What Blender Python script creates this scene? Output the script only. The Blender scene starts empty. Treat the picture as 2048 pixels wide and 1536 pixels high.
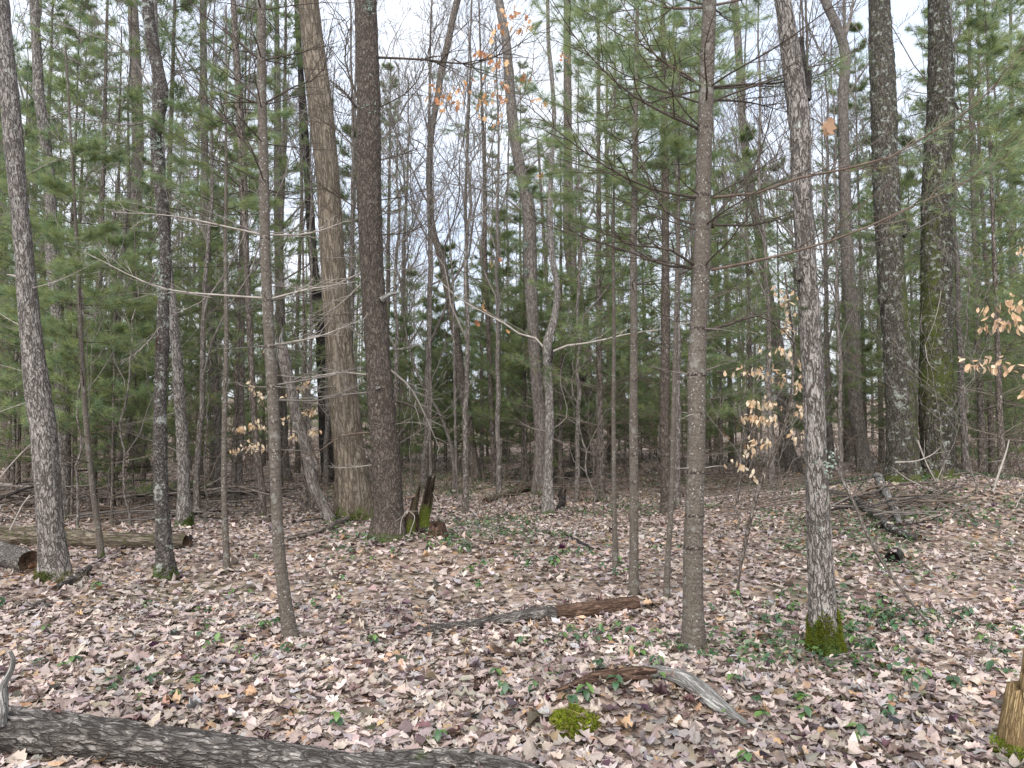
import bpy, math
import numpy as np
from mathutils import Vector

RNG = np.random.default_rng(7)
SC = bpy.context.scene
COL = SC.collection

# ------------------------------------------------------------------ camera
F = 1479.0                      # focal length in pixels of a 2048 x 1536 frame
HORIZON = 846.0
PITCH = math.atan((HORIZON - 768.0) / F)


def smooth(a, b, x):
    t = np.clip((x - a) / (b - a), 0, 1)
    return t * t * (3 - 2 * t)


def _hash(ix, iy, iz):
    h = (ix.astype(np.int64) * 374761393 + iy.astype(np.int64) * 668265263 + iz.astype(np.int64) * 2147483647)
    h = (h ^ (h >> 13)) * 1274126177
    h = h & 0xFFFFFFFF
    h = h ^ (h >> 16)
    return (h & 0xFFFF) / 65535.0


def vnoise(p):
    """value noise of points (N,3), -1..1"""
    p = np.asarray(p, float)
    i = np.floor(p).astype(np.int64)
    f = p - i
    f = f * f * (3 - 2 * f)
    r = np.zeros(len(p))
    for dx in (0, 1):
        for dy in (0, 1):
            for dz in (0, 1):
                w = (f[:, 0] if dx else 1 - f[:, 0]) * (f[:, 1] if dy else 1 - f[:, 1]) * (f[:, 2] if dz else 1 - f[:, 2])
                r += w * _hash(i[:, 0] + dx, i[:, 1] + dy, i[:, 2] + dz)
    return r * 2 - 1


def fbm(p, o=3):
    r = np.zeros(len(p)); a = 1.0; s = 1.0
    for k in range(o):
        r += a * vnoise(np.asarray(p) * s + 17.3 * k); a *= .5; s *= 2.03
    return r / 1.75


def gauss(x, y, cx, cy, sx, sy):
    return np.exp(-((x - cx) / sx) ** 2 - ((y - cy) / sy) ** 2)


def terrain(x, y):
    x = np.atleast_1d(np.asarray(x, float)); y = np.atleast_1d(np.asarray(y, float))
    z = .50 * gauss(x, y, 6.9, 11.6, 3.2, 2.6)
    z += .13 * smooth(3.0, 8.0, x) * smooth(3.0, 7.0, y)
    z += .22 * gauss(x, y, -1.25, 8.9, 1.3, 1.1)
    z += .17 * gauss(x, y, .75, 4.0, .62, .42)
    z += .06 * gauss(x, y, .9, 7.4, 1.6, 1.0)
    z += .012 * np.clip(y - 16, 0, 60) + 7.0 * smooth(70, 200, y)
    z += .05 * fbm(np.stack([x * .45, y * .45, x * 0], 1), 3) * smooth(2.0, 6.0, y)
    z += .025 * vnoise(np.stack([x * 1.7, y * 1.7, x * 0 + 4], 1))
    return z


def tz(x, y):
    return float(terrain(x, y)[0])


CAM = np.array([0.0, 0.0, 1.5])


def ray(u, v):
    cx = (u - 1024.0) / F; cy = (768.0 - v) / F
    return np.array([cx, math.cos(PITCH) - cy * math.sin(PITCH), math.sin(PITCH) + cy * math.cos(PITCH)])


def at(u, v, Y):
    d = ray(u, v)
    return CAM + d * (Y / d[1])


def ground_hit(u, v, far=60.0):
    d = ray(u, v)
    t = np.arange(1.5, far, .02)
    P = CAM[None] + d[None] * t[:, None]
    below = P[:, 2] < terrain(P[:, 0], P[:, 1])
    k = int(np.argmax(below)) if below.any() else len(t) - 1
    return P[k]


cam_d = bpy.data.cameras.new('camera'); cam_o = bpy.data.objects.new('camera', cam_d); COL.objects.link(cam_o)
cam_d.sensor_width = 36.0; cam_d.lens = 36.0 * F / 2048.0; cam_d.clip_start = .05; cam_d.clip_end = 2000
cam_o.location = CAM; cam_o.rotation_euler = (math.pi / 2 + PITCH, 0, 0)
SC.camera = cam_o

# ------------------------------------------------------------------ light: bright overcast
SUN_EL, SUN_AZ = math.radians(44), math.radians(196)      # azimuth measured from +Y towards +X
W = bpy.data.worlds.new('World'); SC.world = W; W.use_nodes = True
nt = W.node_tree; nt.nodes.clear()
sky = nt.nodes.new('ShaderNodeTexSky'); sky.sky_type = 'NISHITA'; sky.sun_disc = False
sky.sun_elevation = SUN_EL; sky.sun_rotation = SUN_AZ; sky.dust_density = 3.0; sky.air_density = 1.0
mixn = nt.nodes.new('ShaderNodeMix'); mixn.data_type = 'RGBA'; mixn.inputs['Factor'].default_value = .80
nt.links.new(sky.outputs[0], mixn.inputs['A'])
tcd = nt.nodes.new('ShaderNodeTexCoord'); cln = nt.nodes.new('ShaderNodeTexNoise'); cln.inputs['Scale'].default_value = 3.2; cln.inputs['Detail'].default_value = 5
nt.links.new(tcd.outputs['Generated'], cln.inputs['Vector'])
clr = nt.nodes.new('ShaderNodeValToRGB'); clr.color_ramp.elements[0].position = .36; clr.color_ramp.elements[1].position = .66
clr.color_ramp.elements[0].color = (.68, .77, .93, 1); clr.color_ramp.elements[1].color = (.92, .95, 1.0, 1)
clm = nt.nodes.new('ShaderNodeVectorMath'); clm.operation = 'SCALE'; clm.inputs['Scale'].default_value = 10.2
nt.links.new(cln.outputs['Fac'], clr.inputs[0]); nt.links.new(clr.outputs[0], clm.inputs[0]); nt.links.new(clm.outputs[0], mixn.inputs['B'])
bg = nt.nodes.new('ShaderNodeBackground'); bg.inputs['Strength'].default_value = .05
nt.links.new(mixn.outputs['Result'], bg.inputs['Color'])
wo = nt.nodes.new('ShaderNodeOutputWorld'); nt.links.new(bg.outputs[0], wo.inputs['Surface'])

sun_d = bpy.data.lights.new('sun', 'SUN'); sun_d.energy = 1.5; sun_d.angle = math.radians(70); sun_d.color = (1, .965, .92)
sun_o = bpy.data.objects.new('sun', sun_d); COL.objects.link(sun_o)
_s = Vector((math.sin(SUN_AZ) * math.cos(SUN_EL), math.cos(SUN_AZ) * math.cos(SUN_EL), math.sin(SUN_EL)))
sun_o.rotation_euler = _s.to_track_quat('Z', 'Y').to_euler(); sun_o.location = (0, -5, 30)

VS = SC.view_settings
VS.view_transform = 'Standard'; VS.look = 'None'; VS.exposure = 1.70; VS.gamma = 1.0; VS.use_curve_mapping = False
SC.render.engine = 'CYCLES'
SC.cycles.max_bounces = 5; SC.cycles.diffuse_bounces = 3; SC.cycles.transparent_max_bounces = 4
SC.cycles.use_denoising = True; SC.cycles.denoiser = 'OPENIMAGEDENOISE'; SC.cycles.denoising_input_passes = 'RGB_ALBEDO_NORMAL'
SC.cycles.sample_clamp_indirect = 4

# ------------------------------------------------------------------ materials
MATS = {}


class NT:
    def __init__(s, name):
        m = bpy.data.materials.new(name); m.use_nodes = True; s.m = m; s.t = m.node_tree; s.t.nodes.clear()
        MATS[name] = m
        s.out = s.n('ShaderNodeOutputMaterial')

    def n(s, typ, **kw):
        x = s.t.nodes.new(typ)
        for k, v in kw.items():
            setattr(x, k, v)
        return x

    def l(s, a, b):
        s.t.links.new(a, b)

    def attr(s, name):
        return s.n('ShaderNodeAttribute', attribute_name=name)

    def mapping(s, vec, scale):
        m = s.n('ShaderNodeMapping'); m.inputs['Scale'].default_value = scale; s.l(vec, m.inputs['Vector']); return m.outputs[0]

    def noise(s, vec, scale, detail=4, rough=.55):
        x = s.n('ShaderNodeTexNoise'); x.inputs['Scale'].default_value = scale; x.inputs['Detail'].default_value = detail
        x.inputs['Roughness'].default_value = rough
        if vec is not None: s.l(vec, x.inputs['Vector'])
        return x.outputs['Fac']

    def voro(s, vec, scale, feature='DISTANCE_TO_EDGE', out='Distance'):
        x = s.n('ShaderNodeTexVoronoi', feature=feature); x.inputs['Scale'].default_value = scale
        s.l(vec, x.inputs['Vector']); return x.outputs[out]

    def ramp(s, fac, stops, interp='LINEAR'):
        r = s.n('ShaderNodeValToRGB'); e = r.color_ramp.elements; r.color_ramp.interpolation = interp
        while len(e) < len(stops): e.new(.5)
        for k, (p, c) in enumerate(stops):
            e[k].position = p; e[k].color = (c, c, c, 1) if isinstance(c, (int, float)) else (*c, 1)
        s.l(fac, r.inputs[0]); return r.outputs[0]

    def mix(s, fac, a, b, mode='MIX'):
        m = s.n('ShaderNodeMix', data_type='RGBA', blend_type=mode)
        for sock, v in (('Factor', fac), ('A', a), ('B', b)):
            if isinstance(v, (int, float)): m.inputs[sock].default_value = v
            elif isinstance(v, tuple): m.inputs[sock].default_value = (*v, 1)
            else: s.l(v, m.inputs[sock])
        return m.outputs['Result']

    def math(s, op, a, b=0.0):
        m = s.n('ShaderNodeMath', operation=op)
        for k, v in enumerate((a, b)):
            if isinstance(v, (int, float)): m.inputs[k].default_value = v
            else: s.l(v, m.inputs[k])
        return m.outputs[0]

    def surf(s, color, rough=.85, height=None, bump=.5, dist=.01, spec=.25, trans=0.0):
        p = s.n('ShaderNodeBsdfPrincipled'); p.inputs['Roughness'].default_value = rough
        p.inputs['Specular IOR Level'].default_value = spec
        if isinstance(color, tuple): p.inputs['Base Color'].default_value = (*color, 1)
        else: s.l(color, p.inputs['Base Color'])
        if height is not None:
            b = s.n('ShaderNodeBump'); b.inputs['Strength'].default_value = bump; b.inputs['Distance'].default_value = dist
            s.l(height, b.inputs['Height']); s.l(b.outputs[0], p.inputs['Normal'])
        sh = p.outputs[0]
        if trans > 0:
            t = s.n('ShaderNodeBsdfTranslucent'); m = s.n('ShaderNodeMixShader'); m.inputs[0].default_value = trans
            if isinstance(color, tuple): t.inputs[0].default_value = (*color, 1)
            else: s.l(color, t.inputs[0])
            s.l(sh, m.inputs[1]); s.l(t.outputs[0], m.inputs[2]); sh = m.outputs[0]
        s.l(sh, s.out.inputs['Surface']); return s.m


def bark(name, dark, light, fiss, cell=.02, stretch=4.0, width=.25, lichen=0.0, lcol=(.42, .45, .40), moss=.5, mosscol=(.045, .075, .012),
         bump=.9, dist=.012, bands=0.0, spots=0.0, mossall=0.0):
    g = NT(name)
    v = g.attr('bark').outputs['Vector']
    ob = g.n('ShaderNodeObjectInfo').outputs['Random']
    warp = g.n('ShaderNodeTexNoise'); warp.inputs['Scale'].default_value = 14; warp.inputs['Detail'].default_value = 3; g.l(v, warp.inputs['Vector'])
    vm = g.n('ShaderNodeVectorMath', operation='MULTIPLY_ADD'); g.l(warp.outputs['Color'], vm.inputs[0])
    vm.inputs[1].default_value = (cell * .9, cell * .9, cell * 3); g.l(v, vm.inputs[2])
    mp = g.mapping(vm.outputs[0], (1 / cell, 1 / cell, 1 / (cell * stretch)))
    def crease(scale, wd):
        n_ = g.n('ShaderNodeTexNoise'); n_.inputs['Scale'].default_value = scale; n_.inputs['Detail'].default_value = 2.5; n_.inputs['Distortion'].default_value = .4
        g.l(mp, n_.inputs['Vector'])
        return g.ramp(g.math('ABSOLUTE', g.math('SUBTRACT', n_.outputs['Fac'], .5)), [(0, 0.0), (wd, 1.0)]), n_.outputs['Fac']
    f1, cellc = crease(.62, width * .34)
    f2, _x = crease(1.25, width * .26)
    fm = g.math('MULTIPLY', f1, g.math('ADD', g.math('MULTIPLY', f2, .6), .4))
    fine = g.noise(g.mapping(v, (160, 160, 45)), 1.0, 5, .65)
    big = g.noise(v, 5.0, 4)
    body = g.mix(g.ramp(fine, [(.3, 0.0), (.72, 1.0)]), dark, light)
    body = g.mix(g.ramp(cellc, [(.5, 0.0), (.75, .55)]), body, light)
    body = g.mix(g.math('MULTIPLY', g.ramp(big, [(.35, 0.0), (.7, 1.0)]), .5), body, dark)
    c = g.mix(fm, fiss, body)
    if bands:
        b = g.noise(g.mapping(v, (9, 9, 90)), 1.0, 3)
        c = g.mix(g.math('MULTIPLY', g.ramp(b, [(.45, 0.0), (.62, 1.0)]), bands), c, light)
    if spots:
        sp = g.voro(g.mapping(v, (1, 1, .8)), 55.0, 'F1')
        lim = g.noise(v, 9.0, 3)
        sm = g.math('MULTIPLY', g.ramp(sp, [(.16, 1.0), (.26, 0.0)]), g.ramp(lim, [(.45, 0.0), (.58, 1.0)]))
        c = g.mix(g.math('MULTIPLY', sm, spots), c, (.52, .53, .49))
    if lichen:
        ln = g.noise(v, 11.0, 6, .7)
        lm = g.ramp(ln, [(.68 - lichen * .22, 0.0), (.74 - lichen * .22, 1.0)])
        c = g.mix(g.math('MULTIPLY', lm, .85), c, lcol)
    mw = g.attr('moss').outputs['Fac']
    mn = g.noise(v, 16.0, 5, .65)
    ms = g.math('ADD', g.math('MULTIPLY', mw, moss * 2), g.math('MULTIPLY', mn, 1.0))
    mm = g.ramp(g.math('ADD', ms, mossall), [(.74, 0.0), (.98, 1.0)])
    mc = g.mix(g.noise(v, 120, 3), tuple(x * .6 for x in mosscol), tuple(x * 1.7 for x in mosscol))
    c = g.mix(mm, c, mc)
    hv = g.math('MULTIPLY', ob, .3)
    c = g.mix(hv, c, g.mix(.5, c, light))
    h = g.math('ADD', g.math('MULTIPLY', fm, 1.0), g.math('MULTIPLY', fine, .5))
    return g.surf(c, .9, h, bump, dist, .15)


bark('bark_shaggy', (.20, .175, .155), (.42, .385, .355), (.065, .053, .045), .017, 4.0, .19, lichen=.30, moss=.55, bump=1.0, dist=.018)
bark('bark_pine_young', (.085, .069, .055), (.178, .155, .130), (.050, .039, .030), .013, 1.0, .12, lichen=.52, lcol=(.215, .207, .182), spots=.7, bands=.35, bump=.6, dist=.006)
bark('bark_pine_old', (.080, .064, .053), (.190, .157, .133), (.028, .021, .016), .020, 2.4, .26, lichen=.22, lcol=(.27, .275, .245), moss=.35)
bark('bark_ribbed', (.14, .113, .082), (.30, .255, .20), (.040, .029, .020), .028, 8.0, .30, lichen=.05, moss=.55, mosscol=(.05, .07, .012))
bark('bark_cherry', (.065, .053, .046), (.19, .17, .155), (.018, .014, .012), .020, 1.6, .25, lichen=.55, lcol=(.36, .38, .34), moss=.5, spots=.5)
bark('bark_mossy', (.050, .042, .033), (.185, .168, .145), (.014, .011, .008), .022, 3.4, .28, lichen=.55, lcol=(.31, .335, .295), moss=.40, mosscol=(.050, .062, .012), mossall=.19)
bark('bark_grey', (.15, .128, .112), (.34, .305, .275), (.050, .039, .032), .022, 4.0, .22, lichen=.30, moss=.4)
bark('bark_brown', (.130, .106, .088), (.30, .262, .228), (.032, .023, .018), .022, 3.0, .22, lichen=.22, moss=.4)
bark('bark_log', (.115, .10, .088), (.42, .385, .35), (.018, .014, .012), .022, 3.2, .36, lichen=.12, moss=.25, bump=1.0, dist=.02)
bark('bark_charred', (.025, .02, .018), (.10, .09, .085), (.01, .008, .007), .03, 3.0, .3, lichen=.12, moss=.2)
bark('wood_weathered', (.20, .19, .18), (.46, .45, .42), (.05, .043, .037), .012, 9.0, .3, lichen=.2, lcol=(.36, .40, .34), moss=.1, bump=.8)
bark('wood_rotten_red', (.075, .045, .032), (.24, .155, .11), (.025, .014, .01), .018, 5.0, .3, moss=.2)
bark('wood_rotten_yellow', (.22, .14, .06), (.60, .45, .24), (.10, .055, .025), .010, 12.0, .3, moss=.6, mosscol=(.10, .14, .015))
bark('wood_mossy', (.05, .038, .025), (.16, .12, .075), (.018, .013, .009), .014, 8.0, .3, moss=.7, mosscol=(.085, .105, .015), mossall=.12)


def simple(name, c1, c2, scale=30, rough=.85, trans=0.0, coord='bark', spec=.2):
    g = NT(name)
    v = g.attr(coord).outputs['Vector']
    c = g.mix(g.ramp(g.noise(v, scale, 4), [(.3, 0.0), (.7, 1.0)]), c1, c2)
    return g.surf(c, rough, None, trans=trans, spec=spec)


simple('twig_dark', (.034, .026, .020), (.095, .076, .061), 12)
simple('twig_grey', (.10, .085, .075), (.22, .195, .175), 9)
simple('twig_pale', (.20, .175, .15), (.42, .38, .34), 9)
simple('twig_brown', (.075, .052, .039), (.18, .140, .110), 9)
simple('twig_pine', (.080, .064, .050), (.19, .160, .130), 9)
simple('stick_dead', (.055, .042, .034), (.19, .16, .14), 7)
simple('hollow_painted_shade', (.004, .003, .003), (.012, .009, .008), 40)  # near-black colour stands in for the shade inside the hollow log
simple('wood_end', (.02, .014, .011), (.13, .085, .055), 40)


def colmat(name, rough, trans, spec=.25, vein=0.0):
    g = NT(name)
    c = g.attr('col').outputs['Color']
    if vein:
        g_ = g.n('ShaderNodeNewGeometry').outputs['Position']
        c = g.mix(g.math('MULTIPLY', g.ramp(g.noise(g_, 70, 4, .65), [(.40, 0.0), (.70, 1.0)]), vein), c, g.mix(1.0, c, (.55, .47, .42), 'MULTIPLY'))
    hb = g.noise(g.n('ShaderNodeNewGeometry').outputs['Position'], 130, 3) if vein else None
    return g.surf(c, rough, hb, .5, .006, trans=trans, spec=spec)


colmat('needles', .5, .46, .3)
colmat('leaf_dry', .50, .16, .30, vein=.55)
colmat('leaf_hanging', .6, .35, .2)
colmat('leaf_green', .30, .10, .5)
colmat('moss_green', .9, .2, .1)

g = NT('forest_soil')
pos = g.n('ShaderNodeNewGeometry').outputs['Position']
vc = g.voro(g.mapping(pos, (1, 1, .3)), 13.0, 'F1', 'Color')
sep = g.n('ShaderNodeSeparateColor'); g.l(vc, sep.inputs[0])
lc = g.ramp(sep.outputs[0], [(0, (.09, .062, .05)), (.3, (.26, .195, .16)), (.6, (.36, .275, .225)), (.85, (.42, .33, .275)), (1, (.34, .20, .10))])
soil = g.mix(g.math('MULTIPLY', g.ramp(g.noise(pos, .8, 5), [(.45, 0.0), (.65, 1.0)]), .6), lc, (.12, .088, .07))
soil = g.mix(g.math('MULTIPLY', g.ramp(g.noise(pos, .55, 5, .6), [(.5, 0.0), (.62, 1.0)]), .45), soil, (.055, .075, .028))
g.surf(soil, .95, g.noise(pos, 22, 5), .8, .05)


# ------------------------------------------------------------------ mesh building
def unit(v):
    v = np.asarray(v, float)
    return v / np.maximum(np.linalg.norm(v, axis=-1, keepdims=True), 1e-9)


class MB:
    """collects triangles/quads with point attributes col, bark and moss"""
    def __init__(s):
        s.V = []; s.Q = []; s.T = []; s.QM = []; s.TM = []; s.C = []; s.B = []; s.M = []; s.n = 0

    def add(s, V, quads=None, tris=None, mat=0, col=None, bark=None, moss=None):
        V = np.asarray(V, float).reshape(-1, 3); n = len(V)
        s.V.append(V)
        if quads is not None and len(quads):
            s.Q.append(np.asarray(quads).reshape(-1, 4) + s.n); s.QM.append(np.full(len(s.Q[-1]), mat))
        if tris is not None and len(tris):
            s.T.append(np.asarray(tris).reshape(-1, 3) + s.n); s.TM.append(np.full(len(s.T[-1]), mat))
        c = np.ones((n, 4)) * .5
        if col is not None: c[:, :3] = col
        s.C.append(c)
        s.B.append(V if bark is None else np.asarray(bark, float).reshape(-1, 3))
        s.M.append(np.zeros(n) if moss is None else np.broadcast_to(moss, (n,)))
        s.n += n
        return s

    def tubes(s, P, R, k, mat=0, bark=True, cap=False, disp=None, moss=None, s0=None, col=None):
        """P (M,n,3) polylines, R (M,n) radii -> k-sided tubes"""
        P = np.asarray(P, float); R = np.asarray(R, float)
        if P.ndim == 2: P = P[None]; R = R[None]
        if len(P) == 0: return s
        M, n, _ = P.shape
        T = np.gradient(P, axis=1); T = unit(T)
        D = unit(P[:, -1] - P[:, 0])
        ref = np.where(np.abs(D[:, 1:2]) > .9, np.array([[1., 0, 0]]), np.array([[0, 1., 0]]))
        A = unit(np.cross(T, ref[:, None, :])); Bn = np.cross(T, A)
        th = np.arange(k) * 2 * math.pi / k
        ct, st = np.cos(th), np.sin(th)
        L = np.concatenate([np.zeros((M, 1)), np.cumsum(np.linalg.norm(np.diff(P, axis=1), axis=2), axis=1)], 1)
        off = (np.arange(M) * 3.71 % 50)[:, None] if s0 is None else np.full((M, 1), s0)
        Rr = np.repeat(R[:, :, None], k, 2)
        rm = np.maximum(R.mean(1), .002)[:, None, None]
        bc = np.stack([np.broadcast_to(rm * ct + off[:, :, None], (M, n, k)), np.broadcast_to(rm * st, (M, n, k)),
                       np.broadcast_to((L + off)[:, :, None], (M, n, k))], -1)
        if disp is not None:
            Rr = Rr * (1 + disp(bc.reshape(-1, 3), L).reshape(M, n, k))
        V = P[:, :, None, :] + A[:, :, None, :] * (Rr * ct)[..., None] + Bn[:, :, None, :] * (Rr * st)[..., None]
        idx = np.arange(M * n * k).reshape(M, n, k)
        nx = np.roll(idx, -1, axis=2)
        q = np.stack([idx[:, :-1], nx[:, :-1], nx[:, 1:], idx[:, 1:]], -1).reshape(-1, 4)
        mo = None
        if moss is not None:
            mo = moss(bc.reshape(-1, 3), np.broadcast_to(L[:, :, None], (M, n, k)).reshape(-1), V.reshape(-1, 3))
        s.add(V, q, mat=mat, bark=bc, moss=mo, col=col)
        if cap:
            for m in range(M):
                for e in (0, n - 1):
                    c = P[m, e]; ring = V[m, e]
                    VV = np.concatenate([ring, ring * .25 + c * .75 - (T[m, e] * (.06 if e else -.06) * R[m, e] / .06), c[None] - T[m, e] * (1 if e else -1) * R[m, e] * .7])
                    a = np.arange(k); b = np.roll(a, -1)
                    s.add(VV, np.stack([a, b, b + k, a + k], 1), np.stack([a + k, b + k, np.full(k, 2 * k)], 1), mat=1, bark=VV * 1.0)
        return s

    def needles(s, P, D, n, length, width, rng, col, spread=(.25, 1.1), mat=1, back=.05):
        P = np.asarray(P, float); D = unit(D); M = len(P)
        if M == 0: return s
        D = np.repeat(D, n, 0); O = np.repeat(P, n, 0) - D * (rng.random((M * n, 1)) * back)
        a = rng.uniform(spread[0], spread[1], (M * n, 1))
        r = rng.normal(size=(M * n, 3)); pr = unit(r - D * np.sum(r * D, 1, keepdims=True))
        d = unit(D * np.cos(a) + pr * np.sin(a) + np.array([0, 0, -.10]))
        L = length * rng.uniform(.75, 1.15, (M * n, 1))
        sd = unit(np.cross(d, rng.normal(size=(M * n, 3)))) * width * .5
        V = np.stack([O - sd, O + sd, O + d * L], 1).reshape(-1, 3)
        c = np.asarray(col, float)
        if c.ndim == 2: c = np.repeat(np.repeat(c, n, 0), 3, 0)
        s.add(V, tris=np.arange(M * n * 3).reshape(-1, 3), mat=mat, col=c)
        return s

    def append(s, o, R, t, sc):
        """a transformed copy of another builder's geometry"""
        V = np.concatenate(o.V); base = s.n
        V2 = (V * sc) @ R.T + t
        s.V.append(V2); s.C.append(np.concatenate(o.C)); s.B.append(np.concatenate(o.B)); s.M.append(np.concatenate(o.M))
        for Q, QM in zip(o.Q, o.QM): s.Q.append(Q + base); s.QM.append(QM)
        for T, TM in zip(o.T, o.TM): s.T.append(T + base); s.TM.append(TM)
        s.n += len(V)

    def mesh(s, name, mats, origin=(0, 0, 0), shade=True):
        me = bpy.data.meshes.new(name)
        V = np.concatenate(s.V) - np.asarray(origin, float)
        Q = np.concatenate(s.Q) if s.Q else np.zeros((0, 4), int); T = np.concatenate(s.T) if s.T else np.zeros((0, 3), int)
        nq, ntr = len(Q), len(T)
        me.vertices.add(len(V)); me.vertices.foreach_set('co', V.astype(np.float32).ravel())
        me.loops.add(nq * 4 + ntr * 3); me.loops.foreach_set('vertex_index', np.concatenate([Q.ravel(), T.ravel()]).astype(np.int32))
        me.polygons.add(nq + ntr)
        st = np.concatenate([np.arange(nq) * 4, nq * 4 + np.arange(ntr) * 3]).astype(np.int32)
        me.polygons.foreach_set('loop_start', st)
        mi = np.concatenate([np.concatenate(s.QM) if s.QM else np.zeros(0), np.concatenate(s.TM) if s.TM else np.zeros(0)]).astype(np.int32)
        me.polygons.foreach_set('material_index', mi)
        me.polygons.foreach_set('use_smooth', np.full(nq + ntr, shade))
        me.update(calc_edges=True)
        a = me.attributes.new('col', 'FLOAT_COLOR', 'POINT'); a.data.foreach_set('color', np.concatenate(s.C).astype(np.float32).ravel())
        a = me.attributes.new('bark', 'FLOAT_VECTOR', 'POINT'); a.data.foreach_set('vector', np.concatenate(s.B).astype(np.float32).ravel())
        a = me.attributes.new('moss', 'FLOAT', 'POINT'); a.data.foreach_set('value', np.concatenate(s.M).astype(np.float32).ravel())
        for m in ([mats] if isinstance(mats, str) else mats): me.materials.append(MATS[m])
        return me

    def build(s, name, mats, parent=None, origin=(0, 0, 0), shade=True):
        return link(name, s.mesh(name, mats, origin, shade), parent, (0, 0, 0) if parent is not None else origin)


def link(name, data, parent=None, loc=(0, 0, 0), rotz=0.0, scale=1.0):
    o = bpy.data.objects.new(name, data); COL.objects.link(o)
    o.location = loc
    if rotz: o.rotation_euler = (0, 0, rotz)
    if scale != 1.0: o.scale = (scale,) * 3
    if parent is not None: o.parent = parent
    return o


def tag(o, label=None, cat=None, group=None, kind=None):
    for k, v in (('label', label), ('category', cat), ('group', group), ('kind', kind)):
        if v: o[k] = v
    return o


def thing(name, loc, label, cat, group=None):
    return tag(link(name, None, None, tuple(loc)), label, cat, group)


# ------------------------------------------------------------------ ground sheet
def build_ground():
    ys = np.concatenate([np.arange(-4, 14, .12), np.geomspace(14.1, 240, 80)])
    s = np.linspace(-1, 1, 170)
    half = np.maximum(6.0, np.abs(ys) * .95 + 5)
    X = half[:, None] * s[None, :]; Y = np.repeat(ys[:, None], len(s), 1)
    Z = terrain(X.ravel(), Y.ravel())
    V = np.stack([X.ravel(), Y.ravel(), Z], 1)
    n, m = X.shape; i = np.arange(n * m).reshape(n, m)
    q = np.stack([i[:-1, :-1], i[:-1, 1:], i[1:, 1:], i[1:, :-1]], -1).reshape(-1, 4)
    b = MB(); b.add(V, q)
    return tag(b.build('forest_floor', 'forest_soil'), 'brown woodland ground buried under fallen leaves', 'ground', kind='structure')


GROUND = build_ground()

# ------------------------------------------------------------------ leaves
def leaf_template(kind, hi):
    """x along 0..1, y across; returns verts (K,2), quads, tris"""
    if kind == 'maple':
        pts = []
        lob = [(0, .02), (.06, .22), (.10, .36), (.27, .30), (.40, .48), (.52, .33), (.66, .33), (.76, .19), (.95, .0)]
        if not hi: lob = [(0, .02), (.08, .36), (.28, .30), (.43, .46), (.64, .25), (.95, 0)]
        up = [(x, y) for x, y in lob]; dn = [(x, -y) for x, y in lob[::-1][1:-1]]
        pts = up + dn
        V = np.array(pts + [(.38, 0)]); k = len(pts); c = k
        return V, [], [(a, (a + 1) % k, c) for a in range(k)]
    n = 7 if (kind == 'oak' and hi) else (4 if hi else 3)
    t = np.linspace(0, 1, n)
    if kind == 'oak':
        w = .30 * np.sin(np.pi * np.clip(t, .04, .97)) ** .7 * (1 + .38 * np.where(np.arange(n) % 2 == 0, -1, 1))
    else:
        w = .25 * np.sin(np.pi * np.clip(t, .02, .98)) ** .85
    V = np.concatenate([np.stack([t, t * 0], 1), np.stack([t, w], 1), np.stack([t, -w], 1)])
    q = []
    for a in range(n - 1):
        q += [(a, a + 1, n + a + 1, n + a), (a + 1, a, 2 * n + a, 2 * n + a + 1)]
    return V, q, []


LEAFPAL = np.array([(.54, .42, .355), (.47, .37, .32), (.60, .48, .41), (.40, .33, .305), (.33, .245, .20), (.55, .345, .19), (.46, .27, .13),
                    (.20, .13, .10), (.10, .068, .055), (.46, .42, .42), (.66, .55, .48), (.36, .30, .29)])
LEAFP = np.array([.21, .18, .12, .11, .10, .035, .012, .07, .055, .04, .06, .07])


def leaf_cols(n, rng):
    c = LEAFPAL[rng.choice(len(LEAFPAL), n, p=LEAFP / LEAFP.sum())]
    c = c * .80 + c.mean(1, keepdims=True) * .20
    return np.clip(c * rng.uniform(.66, 1.22, (n, 1)) + rng.normal(0, .012, (n, 3)), .02, .8)


def leaf_batch(mb, tpl, pos, size, yaw, nrm, curl, fold, col, rng, jit=.02):
    """many leaves from one template; nrm (M,3) is the leaf's up direction"""
    V2, q, t = tpl; K = len(V2); M = len(pos)
    x = (V2[:, 0] - .45)[None]; y = V2[:, 1][None]
    z = fold[:, None] * np.abs(y) + curl[:, 0:1] * (x ** 2) + curl[:, 1:2] * (y ** 2) * 1.6 + curl[:, 2:3] * x * y + rng.normal(0, jit, (M, K))
    n = unit(nrm); f = np.stack([np.cos(yaw), np.sin(yaw), yaw * 0], 1); f = unit(f - n * np.sum(f * n, 1, keepdims=True)); g2 = np.cross(n, f)
    P = pos[:, None] + size[:, None, None] * (f[:, None] * np.broadcast_to(x, (M, K))[..., None] + g2[:, None] * np.broadcast_to(y, (M, K))[..., None] + n[:, None] * z[..., None])
    o = (np.arange(M) * K)[:, None, None]
    qq = (np.array(q)[None] + o).reshape(-1, 4) if len(q) else None
    tt = (np.array(t)[None] + o).reshape(-1, 3) if len(t) else None
    mb.add(P, qq, tt, col=np.repeat(col, K, 0))


TPL_FAR = (np.array([(0, 0), (.42, .27), (1, .03), (.55, -.25), (.45, .0)]), [], [(0, 3, 4), (3, 2, 4), (2, 1, 4), (1, 0, 4)])
TPL_FINE = leaf_template('beech', 1)
TPL_HI = [leaf_template('oak', 1), leaf_template('maple', 1), leaf_template('beech', 1)]
TPL_LO = [leaf_template('oak', 0), leaf_template('maple', 0), leaf_template('beech', 0)]


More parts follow.
